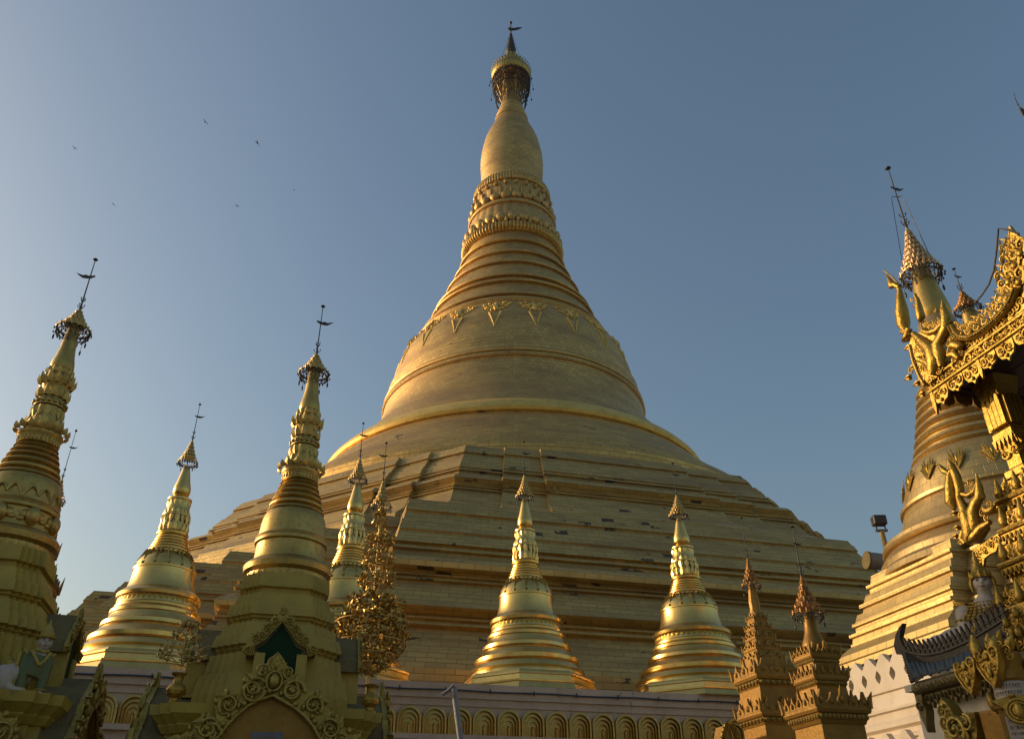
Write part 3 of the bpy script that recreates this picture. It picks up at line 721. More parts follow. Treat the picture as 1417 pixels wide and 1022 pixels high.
s1 = shrine_stupa(S1, 'roof_stupa_shrine', 'shrine at the left edge, its stupa bell carved with a floral frieze', True)
# gables of the shrines: drawn on the near shrine's front, set on three sides of both
pf = Plane(S4+NX*1.72, DX, NX); pu = Plane(S4+NX*1.28, DX, NX)
GL, GR = pf.pl([(258, 1060), (272, 1040), (300, 1022), (318, 998), (340, 978), (360, 968), (377, 962)]), pf.pl([(476, 1060), (462, 1040), (442, 1022), (430, 1000), (412, 982), (394, 972), (377, 962)])
UL, UR = pu.pl([(350, 906), (352, 893), (368, 884), (378, 872), (391, 860)]), pu.pl([(428, 908), (424, 896), (412, 890), (402, 874), (391, 860)])
def gable(b, left, right, w_, th=.06, mid=True):
    strip(b, left, w_, 1, None, th, th=th); strip(b, right[::-1], w_, 1, None, th, th=th)
    ax, az = left[-1]
    b.prism([(ax-w_*.5, az), (ax-w_*.62, az+w_*.6), (ax-w_*.3, az+w_*1.05), (ax, az+w_*1.55), (ax+w_*.3, az+w_*1.05), (ax+w_*.62, az+w_*.6), (ax+w_*.5, az)], -th*.5, th*.4)
    bud_flame(b, ax, az+w_*.62, w_*1.0, w_*.75)
    if mid:
        b.blob((ax, th, az+w_*.5), (w_*.2, w_*.2, w_*.28), 10, 7)
        b.tube([(ax+w_*.29*sin(2*pi*q/16), th*1.1, az+w_*.5-w_*.36*cos(2*pi*q/16)) for q in range(17)], w_*.05, 5, False)
        for sg in (-1, 1): spiral(b, ax+sg*w_*.75, az+w_*.15, w_*.42, sg, 0, 1.5, .2, th); spiral(b, ax+sg*w_*.5, az+w_*.85, w_*.26, -sg, 0, 1.5, .2, th)
def script_lines(b, x0, x1, z0, rows, h, y, seed):
    q = random.Random(seed)
    for i in range(rows):
        x = x0; z = z0-i*h*1.5
        while x < x1-h*.4:
            rr = h*.32; a0 = q.random()*6; sp = q.choice([4.4, 5.2, 6.2, 3.6])
            b.tube([(x+rr+rr*cos(a0+sp*j/8), y, z+rr*sin(a0+sp*j/8)) for j in range(9)], h*.055, 4)
            if q.random() < .4: b.tube([(x+rr*1.9, y, z-rr*1.2), (x+rr*2.0, y, z+rr*.9)], h*.055, 4)
            if q.random() < .3: b.tube([(x+rr*.4, y, z+rr*1.5), (x+rr*1.5, y, z+rr*1.6)], h*.05, 4)
            x += rr*2.35 if q.random() < .85 else rr*3.4
def outer(l, w_, side=1):
    out = []
    for i in range(len(l)):
        t = (Vector(l[min(i+1, len(l)-1)])-Vector(l[max(i-1, 0)])).normalized(); out.append((l[i][0]-t.y*w_*side, l[i][1]+t.x*w_*side))
    return out
def four_gables(root, pos, sides):
    for k in sides:
        ux = Matrix.Rotation(k*pi/2, 3, 'Z') @ DX; nx = Matrix.Rotation(k*pi/2, 3, 'Z') @ NX
        P1, P2 = Plane(pos+nx*1.72, ux, nx), Plane(pos+nx*1.28, ux, nx)
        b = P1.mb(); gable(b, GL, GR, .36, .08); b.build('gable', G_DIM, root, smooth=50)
        ol, orr = outer(GL, .28), outer(GR[::-1], .28)[::-1]
        b = P1.mb(); b.prism(ol[:-1]+[(GL[-1][0], GL[-1][1]+.34)]+orr[:-1][::-1], -.75, -.04); b.build('gable_roof', GREY, root, smooth=0)
        b = P1.mb(); b.prism([(x_, z_+.02) for x_, z_ in GL]+GR[:-1][::-1], -.74, -.028); b.build('gable_field', OCHRE, root, smooth=0)
        b = P2.mb(); gable(b, UL, UR, .15, .05, False); b.build('upper_gable', G_DIM, root, smooth=50)
        ol, orr = outer(UL, .1), outer(UR[::-1], .1)[::-1]
        b = P2.mb(); b.prism(ol[:-1]+[(UL[-1][0], UL[-1][1]+.12)]+orr[:-1][::-1], -.6, -.03); b.build('dormer_roof', GREY, root, smooth=0)
        zb_ = pu.px(380, 955)[1]; x0_, x1_ = UL[0][0]+.05, UR[0][0]-.05
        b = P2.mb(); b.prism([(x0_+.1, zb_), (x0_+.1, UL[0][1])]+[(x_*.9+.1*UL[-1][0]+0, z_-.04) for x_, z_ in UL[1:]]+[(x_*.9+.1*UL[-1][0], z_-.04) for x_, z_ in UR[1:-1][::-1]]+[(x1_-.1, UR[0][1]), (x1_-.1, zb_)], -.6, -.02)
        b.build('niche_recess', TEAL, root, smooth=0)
        for xa in (x0_-.03, x1_-.13):
            b = P2.mb(); b.box(xa, xa+.15, -.6, .02, zb_, UL[0][1]+.04); b.build('niche_jamb', OLIVE, root, smooth=0)
        for (u, v, sg) in ((293, 985, 1), (458, 992, -1)):
            X, Z = pf.px(u, v+14); b = P1.mb()
            b.prism([(X-.12, Z-.5), (X-.14, Z-.1), (X-.05, Z+.05), (X, Z+.25), (X+.05, Z+.05), (X+.13, Z-.1), (X+.12, Z-.5)], -.05, .04)
            spiral(b, X, Z-.15, .14, sg, 0, 1.5, .2, .06); spiral(b, X, Z+.02, .08, -sg, 0, 1.4, .22, .06); spiral(b, X-sg*.1, Z-.4, .15, -sg, 1, 1.5, .2, .06)
            b.build('corner_flame', G_DIM, root, smooth=50)
four_gables(s4, S4, (0, 1, 3)); four_gables(s1, S1, (0, 1))
pq = pf.mb(); pq.prism(pf.pl([(347, 1012), (391, 1012), (391, 1040), (347, 1040)]), -.02, .01); plq = pq.build('plaque', SLATE, s4, smooth=0)
b = pf.mb(); X0, Z0 = pf.px(350, 1016); X1, Z1 = pf.px(389, 1016)
script_lines(b, X0+.02, X1-.02, Z0-.03, 3, .06, .015, 3); b.build('plaque_lettering', YEL, plq)

# ------------------------------------------------------------------ vases of the shrine roof, wish-fulfilling tree
def vase(b, x, y, z, h):
    R = h*.32
    b.revolve([(R*.62, z), (R*.72, z+.03*h), (R*.72, z+.08*h), (R*.45, z+.12*h), (R*.42, z+.2*h), (R*.7, z+.27*h), (R, z+.4*h), (R*.98, z+.5*h), (R*.75, z+.62*h), (R*.48, z+.7*h), (R*.44, z+.84*h), (R*.5, z+.9*h), (R*.75, z+.96*h), (R*.78, z+h), (R*.5, z+h), (R*.4, z+.9*h)], 28, (x, y))
    petals(b, x, y, z+.34*h, R*.86, 9, R*.5, h*.22, 1, .05, .2)
def leafcluster(b, c, s, n, rr):
    for i in range(n):
        d = Vector((rr.gauss(0, 1), rr.gauss(0, 1), rr.gauss(0, .8))).normalized(); p = Vector(c)+d*s*rr.uniform(.4, 1)
        a = Vector((rr.gauss(0, 1), rr.gauss(0, 1), rr.uniform(-.4, 1.2))).normalized(); e = a.cross(d)
        if e.length < .1: continue
        e.normalize(); L = s*rr.uniform(.45, .8)
        nn = a.cross(e)
        b.add([p, p+a*L*.45+e*L*.3+nn*L*.1, p+a*L, p+a*L*.45-e*L*.3+nn*L*.1, p+a*L*.45], [(0, 1, 4), (1, 2, 4), (2, 3, 4), (3, 0, 4)])
for (u, v0, v1, Y, lab, plant) in ((240, 975, 931, 13.1, 'gilded vase holding a wiry metal plant, on the left end of the shrine roof', 1), (511, 987, 947, 13.9, 'empty gilded vase on the right end of the shrine roof, under the leaf tree', 0)):
    zbase = at(UC, 976, 12.75).z
    zb_ = zbase; kk = ray(u, v0); Y = (zb_-ZC)/(kk[2]/kk[1]); q = at(u, v0, Y); q1 = at(u, v1, Y)
    vt = thing('offering_vase', Vector((q.x, q.y, zb_)), lab, 'vase', 'vases on the shrine roof')
    b = MB(); vase(b, q.x, q.y, zb_, max(.3, q1.z-zb_)); b.build('vase_body', G_CARV, vt, smooth=45)
    if plant:
        top = at(260, 845, Y).z; z0 = q1.z; x, y = q.x, q.y
        b = MB(); b.tube([(x, y, z0-.1), (x, y, top)], .009, 5)
        cr_ = .37
        b.tube([(x+.3*sin(2*pi*k/24), y-.3*cos(2*pi*k/24), z0+.28) for k in range(25)], .008, 4, False)
        b.tube([(x+.26*sin(2*pi*k/24), y-.26*cos(2*pi*k/24), z0+.2) for k in range(25)], .007, 4, False)
        rr = random.Random(5); lf = b
        for k in range(8):
            t = 2*pi*k/8+.3; H = top-z0
            pts = [(x+.3*sin(t)*q_, y-.3*cos(t)*q_, top-.12*H-(.62*H)*q_**1.4) for q_ in (0, .3, .6, .85, 1)]
            b.tube(pts, .007, 4); b.tube([pts[-1], (x, y, z0+.1)], .006, 4)
            for p in pts[1:]: leafcluster(lf, p, .085, 9, rr); lf.blob(p, (.028, .028, .04), 6, 4)
        leafcluster(lf, (x, y, top-.05), .06, 10, rr); leafcluster(lf, (x, y, top-.25), .1, 14, rr)
        b.build('metal_spray', G_HTI, vt, smooth=30)
G_LEAF = gold('leaf_gilt', (.56, .36, .085), .34, .95, .5, (.15, .08, .02), sc=4, bump=.004, bsc=30)
wt_ = at(520, 800, 24); ratio = wt_.x/24
x, y = wt_.x, wt_.y
wt = thing('gilded_leaf_tree', Vector((x, y, 0)), 'tall gilded leaf tree in tiers under a small umbrella, beside the near shrine', 'metal tree')
rr = random.Random(11); b = MB(); b.tube([(x, y, 0), (x, y, at(530, 700, 24).z)], [.07, .03], 8)
lf = MB(); Z = lambda v: at(520, v, 24).z
for v, pxr, n in ((710, 5, 4), (722, 7, 4), (742, 14, 9), (750, 15, 9), (771, 18, 11), (780, 19, 10), (800, 22, 13), (808, 22, 12), (830, 27, 14), (842, 33, 18), (856, 40, 22), (868, 45, 20), (880, 46, 16), (896, 42, 13), (910, 32, 9), (922, 16, 5)):
    R_ = rad(pxr, v, 24); z = Z(v)
    for k in range(n):
        t = 2*pi*(k+rr.random()*.5)/n; rk = R_*rr.uniform(.82, 1.05)
        p = (x+rk*sin(t), y-rk*cos(t), z+rr.uniform(-.08, .08))
        if v < 850: b.tube([(x, y, z-.2), (x+.6*rk*sin(t), y-.6*rk*cos(t), z-.18), p], .012, 4)
        leafcluster(lf, p, .17 if v < 825 else .25, 22, rr)
for k in range(18):
    t = 2*pi*k/18
    b.tube([(x+rad(q, v, 24)*sin(t), y-rad(q, v, 24)*cos(t), Z(v)) for v, q in ((850, 46), (870, 50), (890, 48), (905, 41), (918, 29), (927, 15), (933, 3))], .014, 4)
for v, q in ((862, 50), (890, 49), (908, 39)): b.tube([(x+rad(q, v, 24)*sin(2*pi*k/30), y-rad(q, v, 24)*cos(2*pi*k/30), Z(v)) for k in range(31)], .013, 4, False)
b.build('tree_stem', G_HTI, wt, smooth=50); lf.build('gilt_leaf', G_LEAF, wt, smooth=0)
hti(wt, x, y, Z(700), rad(13, 700, 24), Z(662), Z(611), vane=-.9, fringe=.6, n=14)
# ------------------------------------------------------------------ ochre tiered spires
def crest_row(b, c, a, z, h, n, th=.03, corner=.95):
    for k in range(4):
        ux = Matrix.Rotation(k*pi/2, 3, 'Z') @ DX; nx = Matrix.Rotation(k*pi/2, 3, 'Z') @ NX
        b.frame(c+nx*a, ux, nx, Vector((0, 0, 1)))
        for i in range(n):
            x = -a+(i+.5)*2*a/n; w_ = a/n; hh = h*(1.25 if i == n//2 else 1)*rnd.uniform(.85, 1.1)
            b.prism([(x-w_*.95, z), (x-w_*.8, z+hh*.35), (x-w_*.3, z+hh*.55), (x, z+hh), (x+w_*.3, z+hh*.55), (x+w_*.8, z+hh*.35), (x+w_*.95, z)], -th, th*.2)
            b.blob((x, th*.3, z+hh*.3), (w_*.4, th, hh*.22), 6, 4)
    b.M = None
    for k in range(4):
        dd = Matrix.Rotation(k*pi/2+pi/4, 3, 'Z') @ NX
        p = c+dd*a*1.414
        b.tube([p+Vector((0, 0, z-.02)), p+dd*.1*h+Vector((0, 0, z+h*.5)), p+dd*.3*h+Vector((0, 0, z+h*corner))], [h*.2, h*.16, .005], 6)
def dentils(b, c, a, z, h, n):
    for k in range(4):
        ux = Matrix.Rotation(k*pi/2, 3, 'Z') @ DX; nx = Matrix.Rotation(k*pi/2, 3, 'Z') @ NX
        for i in range(n):
            p = c+nx*a+ux*(-a+(i+.5)*2*a/n); b.blob((p.x, p.y, z), (a/n*.8, a/n*.8, h*.5), 6, 4, Matrix.Rotation(AL, 3, 'Z'))
def tiered_spire(name, label, u, vref, Y, tiers, body, bud, hv, small=False):
    p = at(u, vref, Y); c = Vector((p.x, Y, 0)); r = thing(name, c, label, 'spire', 'ochre tiered spires')
    K = 1/1.3
    for (v0, v1, h, inner) in tiers:                           # bottom row, top row, half width, half width above
        z0, z1 = at(UC, v0, Y).z, at(UC, v1, Y).z; a = rad(h, v0, Y)*K; ai = rad(inner, v1, Y)*K; H = z1-z0
        b = MB(); b.sweep(sq, [(a*.82, z0-.25*H), (a*.86, z0-.1*H), (a*.9, z0-.05*H), (a*.9, z0+.14*H), (a*.97, z0+.18*H), (a, z0+.3*H), (a, z0+.42*H), (a*.95, z0+.5*H), (ai*1.04, z0+.8*H), (ai, z1+.3*H)], c)
        t = b.build('roof_tier', OCHRE, r, smooth=0)
        b = MB(); dentils(b, c, a*.91, z0+.04*H, H*.2, 7 if small else 12); b.build('dentil_row', YEL, t, smooth=50)
        b = MB(); crest_row(b, c, a*.97, z0+.44*H, H*.62, 3 if small else 5, .02+.03*a); b.build('crest', OCHRE, t, smooth=40)
    pr = [(rad(h, v, Y)*K, at(UC, v, Y).z) for v, h in body]; pr[0] = (pr[0][0], 0)
    MB().sweep(sq, pr, c).build('pillar', OCHRE, r, smooth=0)
    MB().revolve(pp(bud, Y), 8 if small else 20, (c.x, c.y)).build('banana_bud', OCHRE, r, smooth=40)
    zr, zt, zp = [at(UC, v, Y).z for v in hv[:3]]
    hti(r, c.x, c.y, zr, rad(hv[3], hv[0], Y), zt, zp, vane=hv[4], fringe=.75, n=16, crown=G_COP)
    return r
G_COP = gold('coppery_gilt', (.42, .2, .06), .4, .85, .5, (.08, .04, .02), sc=8, bump=.01, bsc=30)
P2 = tiered_spire('tiered_spire', 'larger ochre tiered spire in front of the cream parapet, under a coppery umbrella', 1117, 840, 13,
    [(1000, 966, 55, 30), (952, 928, 35, 26), (921, 899, 30, 15)], [(1100, 45), (1003, 43), (968, 34), (966, 27), (928, 25)],
    [(903, 15), (899, 17), (893, 16), (886, 13), (878, 10), (866, 8.5), (850, 8)], (850, 795, 729, 20, .6))
P1 = tiered_spire('tiered_spire', 'slimmer ochre spire of many small roof tiers, left of its coppery-topped twin', 1037, 790, 16,
    [(1003, 975, 46, 38), (952, 922, 43, 28), (923, 908, 28, 23), (907, 893, 24, 19), (892, 879, 20, 16), (878, 866, 17, 13), (865, 853, 13, 9)], [(1100, 40), (1003, 38), (954, 36), (953, 30), (922, 26), (900, 18)],
    [(856, 10), (850, 8.5), (845, 7), (835, 7.5), (825, 6.2), (810, 5)], (811, 771, 716, 12, 0), True)
# small carved gable beside the slimmer spire
q = at(1010, 1030, 15.6); lg = thing('side_porch', Vector((q.x, q.y, 0)), 'small porch roof with gilt barge scrolls, at the foot of the slimmer ochre spire', 'porch')
pg = Plane(Vector((q.x, q.y, 0)), NX, -DX); b = pg.mb()
L = pg.pl([(994, 1040), (1003, 1020), (1008, 1002)])
pd = Plane(Vector((q.x, q.y, 0)), DX, NX); b = pd.mb(); L = pd.pl([(1001, 1045), (1004, 1018), (1009, 1001)]); strip(b, L, .09, 1, None, .04, th=.04); strip(b, pd.pl([(1009, 1001), (1017, 1020), (1024, 1045)]), .09, 1, None, .04, th=.04); b.build('barge_scroll', G_CARV, lg, smooth=50)
b = pd.mb(); b.prism(pd.pl([(1004, 1060), (1006, 1020), (1009, 1001), (1014, 1018), (1022, 1060)]), -.5, -.02); b.build('porch_roof', OCHRE, lg, smooth=0)
b = pd.mb(); X, Z = pd.px(1012, 1060); b.box(X-.25, X+.25, -.5, -.1, 0, Z); b.build('porch_wall', OCHRE, lg, smooth=0)

# ------------------------------------------------------------------ dark flamed spire behind the left shrine
q = at(107, 590, 19); c = Vector((q.x, 19, 0))
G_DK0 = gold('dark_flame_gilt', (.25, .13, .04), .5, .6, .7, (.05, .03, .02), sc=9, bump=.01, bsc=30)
fs = thing('flamed_spire', c, 'dark spire with spiky flame edges, mostly hidden behind the left edge shrine', 'spire')
b = MB(); zt = at(UC, 700, 19).z; b.sweep(sq, [(1.5, 0), (1.5, 3.2), (.9, 4.5), (.5, 6.5), (.22, zt-.8), (.1, zt+.1)], c); b.build('spire_body', OCHRE, fs, smooth=0)
for i in range(7):
    z = 3.4+i*(zt-4.6)/6; a = 1.55-.215*i
    b = MB(); b.sweep(sq, [(a*.8, z-.1), (a, z), (a, z+.1), (a*.7, z+.35)], c); t = b.build('roof_tier', OCHRE, fs, smooth=0)
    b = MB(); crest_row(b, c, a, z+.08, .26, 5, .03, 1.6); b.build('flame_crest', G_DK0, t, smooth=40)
hti(fs, c.x, c.y, at(UC, 688, 19).z, rad(11, 688, 19), at(UC, 655, 19).z, at(UC, 590, 19).z, vane=.9, fringe=.8, n=14)
b = MB(); e = at(88, 850, 19)
b.tube([(c.x+.18, 19, at(UC, 700, 19).z), (c.x+.22, 19, 3)], .008, 4); b.build('hanging_wire', DARK, fs)

# ------------------------------------------------------------------ right-hand stupa on its cream base
KR = 1.25; CR = Vector((9.3*KR, 15.4*KR, 0)); zs = lambda z: ZC+KR*(z-ZC)
rs = thing('right_stupa', CR, 'sunlit gold stupa with square terraces on a cream base, at the right', 'stupa')
def plan_r(a):
    h = .47*a; n = 4; st = (a-h)/n; q = [(h, a)]; out = []
    for i in range(n): q += [(h+st*i, a-st*(i+1)), (h+st*(i+1), a-st*(i+1))]
    for k in range(4):
        for d, m in q:
            for _ in range(k): d, m = m, -d
            out.append((d, m))
    return out[::-1]
tp = [(3.16, 4.7), (3.14, 4.8), (3.16, 4.82), (3.13, 4.93), (2.86, 5.13), (2.86, 5.17), (2.83, 5.18), (2.81, 5.27), (2.86, 5.29), (2.86, 5.34), (2.74, 5.37), (2.73, 5.46), (2.78, 5.48), (2.78, 5.53), (2.72, 5.55), (2.66, 5.7), (2.56, 5.72), (2.54, 5.8), (2.6, 5.82), (2.6, 5.88), (2.52, 5.9), (2.46, 6.05), (2.38, 6.08), (2.37, 6.16), (2.42, 6.18), (2.42, 6.23), (2.34, 6.25), (2.3, 6.42), (2.0, 6.45)]
MB().sweep(plan_r, [(a*KR, zs(z)) for a, z in tp], CR).build('square_terraces', G_RT, rs, smooth=0) if False else None
G_RT = plated('sunlit_gold_sheets', (.6, .42, .15), .32, .16, .5, .12, .75, .15, .012, .62)
G_RB = plated('gold_leaf_bell', (.62, .43, .16), .3, .22, .42, .05, .85, .12, .008, .68)
MB().sweep(plan_r, [(a*KR, zs(z)) for a, z in tp], CR).build('square_terraces', G_RT, rs, smooth=0)
cr_ = (CR.x, CR.y); RV = lambda l: [(r*KR, zs(z)) for r, z in l]
MB().revolve(RV([(2.42, 6.3), (2.38, 6.42), (2.3, 6.5), (2.28, 6.62), (2.18, 6.75), (2.1, 6.83)]), 72, cr_).build('round_skirt', G_RB, rs, smooth=25)
MB().revolve(RV([(2.05, 6.82), (2.17, 6.85), (2.19, 6.9), (2.17, 6.98), (2.05, 7.0), (1.9, 7.02)]), 72, cr_).build('bell_rim', G_COP2 if False else G_RB, rs, smooth=35)
MB().revolve(RV([(1.92, 7.0), (1.86, 7.1), (1.76, 7.3), (1.68, 7.5), (1.64, 7.6), (1.65, 7.62), (1.69, 7.64), (1.69, 7.7), (1.65, 7.72), (1.61, 7.74), (1.57, 7.9), (1.5, 8.15), (1.42, 8.35), (1.3, 8.55), (1.24, 8.6)]), 72, cr_).build('bell', G_RB, rs, smooth=30)
for k in range(16):
    b = MB(); t = 2*pi*k/16
    W = lambda s, z: Vector((CR.x+KR*(1.62-(z-7.75)*.27+.02)*sin(t+s), CR.y-KR*(1.62-(z-7.75)*.27+.02)*cos(t+s), zs(z)))
    for sg in (-1, 1):
        for e, zz in ((.12, 8.35), (.07, 8.4), (.16, 8.2)): b.tube([W(0, 7.95), W(sg*e*.25, 8.06), W(sg*e*.55, 8.2), W(sg*e*.75, zz)], [.01, .028, .035, .01], 5)
    b.blob(W(0, 8.15), (.03, .03, .12), 6, 4)
    b.build('leaf_ornament', G_CARV, rs, smooth=50)
rg = []; n_ = 8; z0, z1, r0, r1 = 8.6, 10.35, 1.22, .72
for i in range(n_):
    q, q2 = i/n_, (i+1)/n_; za, zb_ = z0+(z1-z0)*q, z0+(z1-z0)*q2; ra, rb = r0+(r1-r0)*q**.85, r0+(r1-r0)*q2**.85; d = zb_-za
    rg += [(ra-.05, za), (ra+.02, za+.1*d), (ra+.045, za+.3*d), (ra+.02, za+.55*d), (rb-.03, za+.65*d), (rb-.05, zb_-.02*d)]
MB().revolve(RV(rg), 64, cr_).build('ringed_spire', G_RB, rs, smooth=45)
b = MB().revolve(RV([(.66, 10.3), (.72, 10.36), (.7, 10.5), (.6, 10.55), (.55, 10.9), (.5, 10.95), (.54, 11.1), (.46, 11.2), (.38, 11.9), (.3, 12.0)]), 48, cr_)
petals(b, CR.x, CR.y, zs(10.4), .62*KR, 20, .2, .3, 1, .2); petals(b, CR.x, CR.y, zs(11.1), .48*KR, 16, .18, .3, 1, .2); b.build('lotus_band', G_RB, rs, smooth=50)
MB().revolve(RV([(.3, 11.95), (.35, 12.05), (.36, 12.2), (.3, 12.6), (.24, 13), (.2, 13.3), (.12, 13.5)]), 40, cr_).build('banana_bud', G_PALE, rs, smooth=50)
hti(rs, CR.x, CR.y, zs(13.3), .42*KR, zs(14.7), zs(16.55), vane=.7, tiers=8, n=22, fringe=.9, crown=G_HTI2) if False else None
G_HTI2 = gold('rosy_umbrella_gilt', (.66, .42, .2), .38, .9, .5, (.12, .06, .03), sc=8, bump=.01, bsc=30)
hti(rs, CR.x, CR.y, zs(13.25), .42*KR, zs(14.7), zs(16.55), vane=.75, tiers=8, n=22, fringe=.8, crown=G_HTI2)
b = MB(); z_a = zs(15.55)
for sg in (-1, 1): b.tube([(CR.x, CR.y, z_a), (CR.x+sg*.14, CR.y, z_a+.02), (CR.x+sg*.18, CR.y, z_a-.08), (CR.x+sg*.46, CR.y, zs(13.4))], .011, 4)
b.build('stay_wire', DARK, rs)
# cream base and pierced parapet
ZW = zs(4.02)
bw = MB(); aw = 3.5*KR
bw.sweep(sq, [(aw+.75, 0), (aw+.75, zs(2.9)), (aw+.3, zs(2.92)), (aw+.3, zs(3.3)), (aw+.36, zs(3.32)), (aw+.36, zs(3.36)), (aw+.26, zs(3.4)), (aw+.26, zs(3.46)), (aw+.34, zs(3.5)), (aw+.34, zs(3.56)), (aw+.24, zs(3.62)), (aw+.24, zs(3.72)), (aw+.3, zs(3.74)), (aw+.3, zs(3.78)), (aw+.2, zs(3.8)), (aw+.1, zs(4.04)), (aw+.16, zs(4.05)), (aw+.16, zs(4.12)), (aw-.6, zs(4.125))], CR)
bw.build('cream_base', CREAM, rs, smooth=0)
def parapet(b, a, z0, hv, hp, p, n0, n1, hole=True, th=.12):
    # saw-edged wall with pointed holes, built cell by cell round each hole
    for k in (3, 0):
        ux = Matrix.Rotation(k*pi/2, 3, 'Z') @ DX; nx = Matrix.Rotation(k*pi/2, 3, 'Z') @ NX
        b.frame(CR+nx*a, ux, nx, Vector((0, 0, 1)))
        n = int(2*a/p)
        for i in range(n):
            x = -a+(i+.5)*2*a/n; w_ = a/n
            for y in (0, -th):
                m = 8; hx = w_*.42; hz0 = hp*.2; hz1 = hp*.5; zc_ = z0+hv*.5; hh = hv*.32
                O = [(-w_, z0), (0, z0), (w_, z0), (w_, z0+hv*.6), (w_, z0+hp), (w_*.8, z0+hp*.985), (w_*.4, z0+hv+(hp-hv)*.45), (0, z0+hv), (-w_*.4, z0+hv+(hp-hv)*.45), (-w_*.8, z0+hp*.985), (-w_, z0+hp), (-w_, z0+hv*.6)]
                if y == 0: OO = O
                H = []
                for (ox, oz) in O:
                    t = atan2(oz-zc_, ox); c_, s_ = cos(t), sin(t); q = 1/((abs(c_)/hx)**1.25+(abs(s_)/hh)**1.25)**(1/1.25); H.append((q*c_, zc_+q*s_))
                N_ = len(O); vs = [(x+px_, y, pz) for px_, pz in O]+[(x+px_, y, pz) for px_, pz in H]
                b.add(vs, [(j, (j+1) % N_, N_+(j+1) % N_, N_+j) for j in range(N_)] + ([] if hole else [[N_+j for j in range(N_)]]))
            vs = [(x+px_, 0, pz) for px_, pz in OO]+[(x+px_, -th, pz) for px_, pz in OO]; N_ = len(OO)
            b.add(vs, [(j, (j+1) % N_, N_+(j+1) % N_, N_+j) for j in range(3, 10)])
            vs = [(x+px_, 0, pz) for px_, pz in H]+[(x+px_, -th, pz) for px_, pz in H]
            b.add(vs, [(j, (j+1) % N_, N_+(j+1) % N_, N_+j) for j in range(N_)])
b = MB(); parapet(b, aw+.14, zs(4.12), .33*KR, .5*KR, .35*KR, 0, 0); b.build('pierced_parapet', CREAM, rs, smooth=0)
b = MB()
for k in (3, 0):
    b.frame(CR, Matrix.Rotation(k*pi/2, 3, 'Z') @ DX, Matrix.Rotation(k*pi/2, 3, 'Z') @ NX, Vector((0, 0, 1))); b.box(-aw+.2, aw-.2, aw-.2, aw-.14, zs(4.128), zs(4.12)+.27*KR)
b.build('parapet_hole_shade', BROWN, rs, smooth=0)  # dark brown sheet added behind the holes, their shade put into its colour
b = MB(); parapet(b, aw+.72, zs(2.9), .25*KR, .48*KR, .42*KR, 0, 0, False); b.build('lower_crest', CREAM, rs, smooth=0)

# ------------------------------------------------------------------ floodlights by the right stupa
q = at(1220, 735, 27); qb = at(1229, 768, 27)
fl = thing('floodlight_mast', Vector((q.x+.0, q.y, 0)), 'square dark floodlight on a yellow mast against the sky', 'floodlight')
b = MB(); b.tube([(qb.x+.02, q.y, 0), (qb.x, q.y, qb.z), (q.x, q.y, q.z)], .085, 12); b.build('mast', YEL, fl)
b = MB(); b.box(q.x-.2, q.x+.2, q.y-.06, q.y+.06, q.z, q.z+.07); b.build('cross_bar', STEEL, fl, smooth=0, bevel=.01)
h0 = at(1220, 727, 27).z; h1 = at(1220, 714, 27).z
b = MB(); b.box(q.x-.24, q.x+.2, q.y-.2, q.y+.15, h0, h1); b.build('lamp_housing', DARK, fl, smooth=0, bevel=.05)
b = MB(); b.box(q.x-.2, q.x+.16, q.y+.152, q.y+.17, h0+.05, h1-.05); b.build('lamp_glass', LENS, fl, smooth=0)
for sg in (-1, 1):
    b = MB(); b.tube([(q.x+sg*.15, q.y, q.z+.05), (q.x+sg*.15, q.y, h0+.1)], .025, 6); b.build('bracket', DARK, fl)
q = at(1211, 776, 26.5)
dl = thing('drum_spotlight', Vector((q.x, q.y, 0)), 'grey drum-shaped spotlight in front of the big stupa terrace, below the yellow mast', 'spotlight')
ax = Vector((-.95, -.1, .1)).normalized(); R_ = .27
b = MB(); P_ = Vector(q); b.tube([P_-ax*.36, P_-ax*.3, P_+ax*.24], [R_*.8, R_, R_], 24); b.build('drum', STEEL, dl, smooth=40)
b = MB(); b.tube([P_+ax*.24, P_+ax*.3], [R_*1.06, R_*1.06], 24); b.build('front_rim', GREY, dl, smooth=40)
b = MB(); b.tube([(q.x+.25, q.y, 0), (q.x+.25, q.y, q.z)], .07, 8); b.build('stand', DARK, dl)

# ------------------------------------------------------------------ the distant umbrella behind the carved eave
q = at(1338, 425, 22); c = (q.x, q.y)
ds = thing('far_stupa', Vector((q.x, q.y, 0)), 'small coppery umbrella with a vane, peeping over the carved eave crest', 'stupa')
Zq = lambda v: at(1338, v, 22).z
MB().revolve([(1.6, 0), (1.5, 3), (1.0, 6), (.7, 8.5), (.4, Zq(470)-.6), (.2, Zq(430))], 32, c).build('stupa_body', G_PALE, ds, smooth=40)
hti(ds, c[0], c[1], Zq(428), rad(17, 428, 22), Zq(400), Zq(371), vane=.7, tiers=5, n=16, fringe=.5, crown=G_COP)

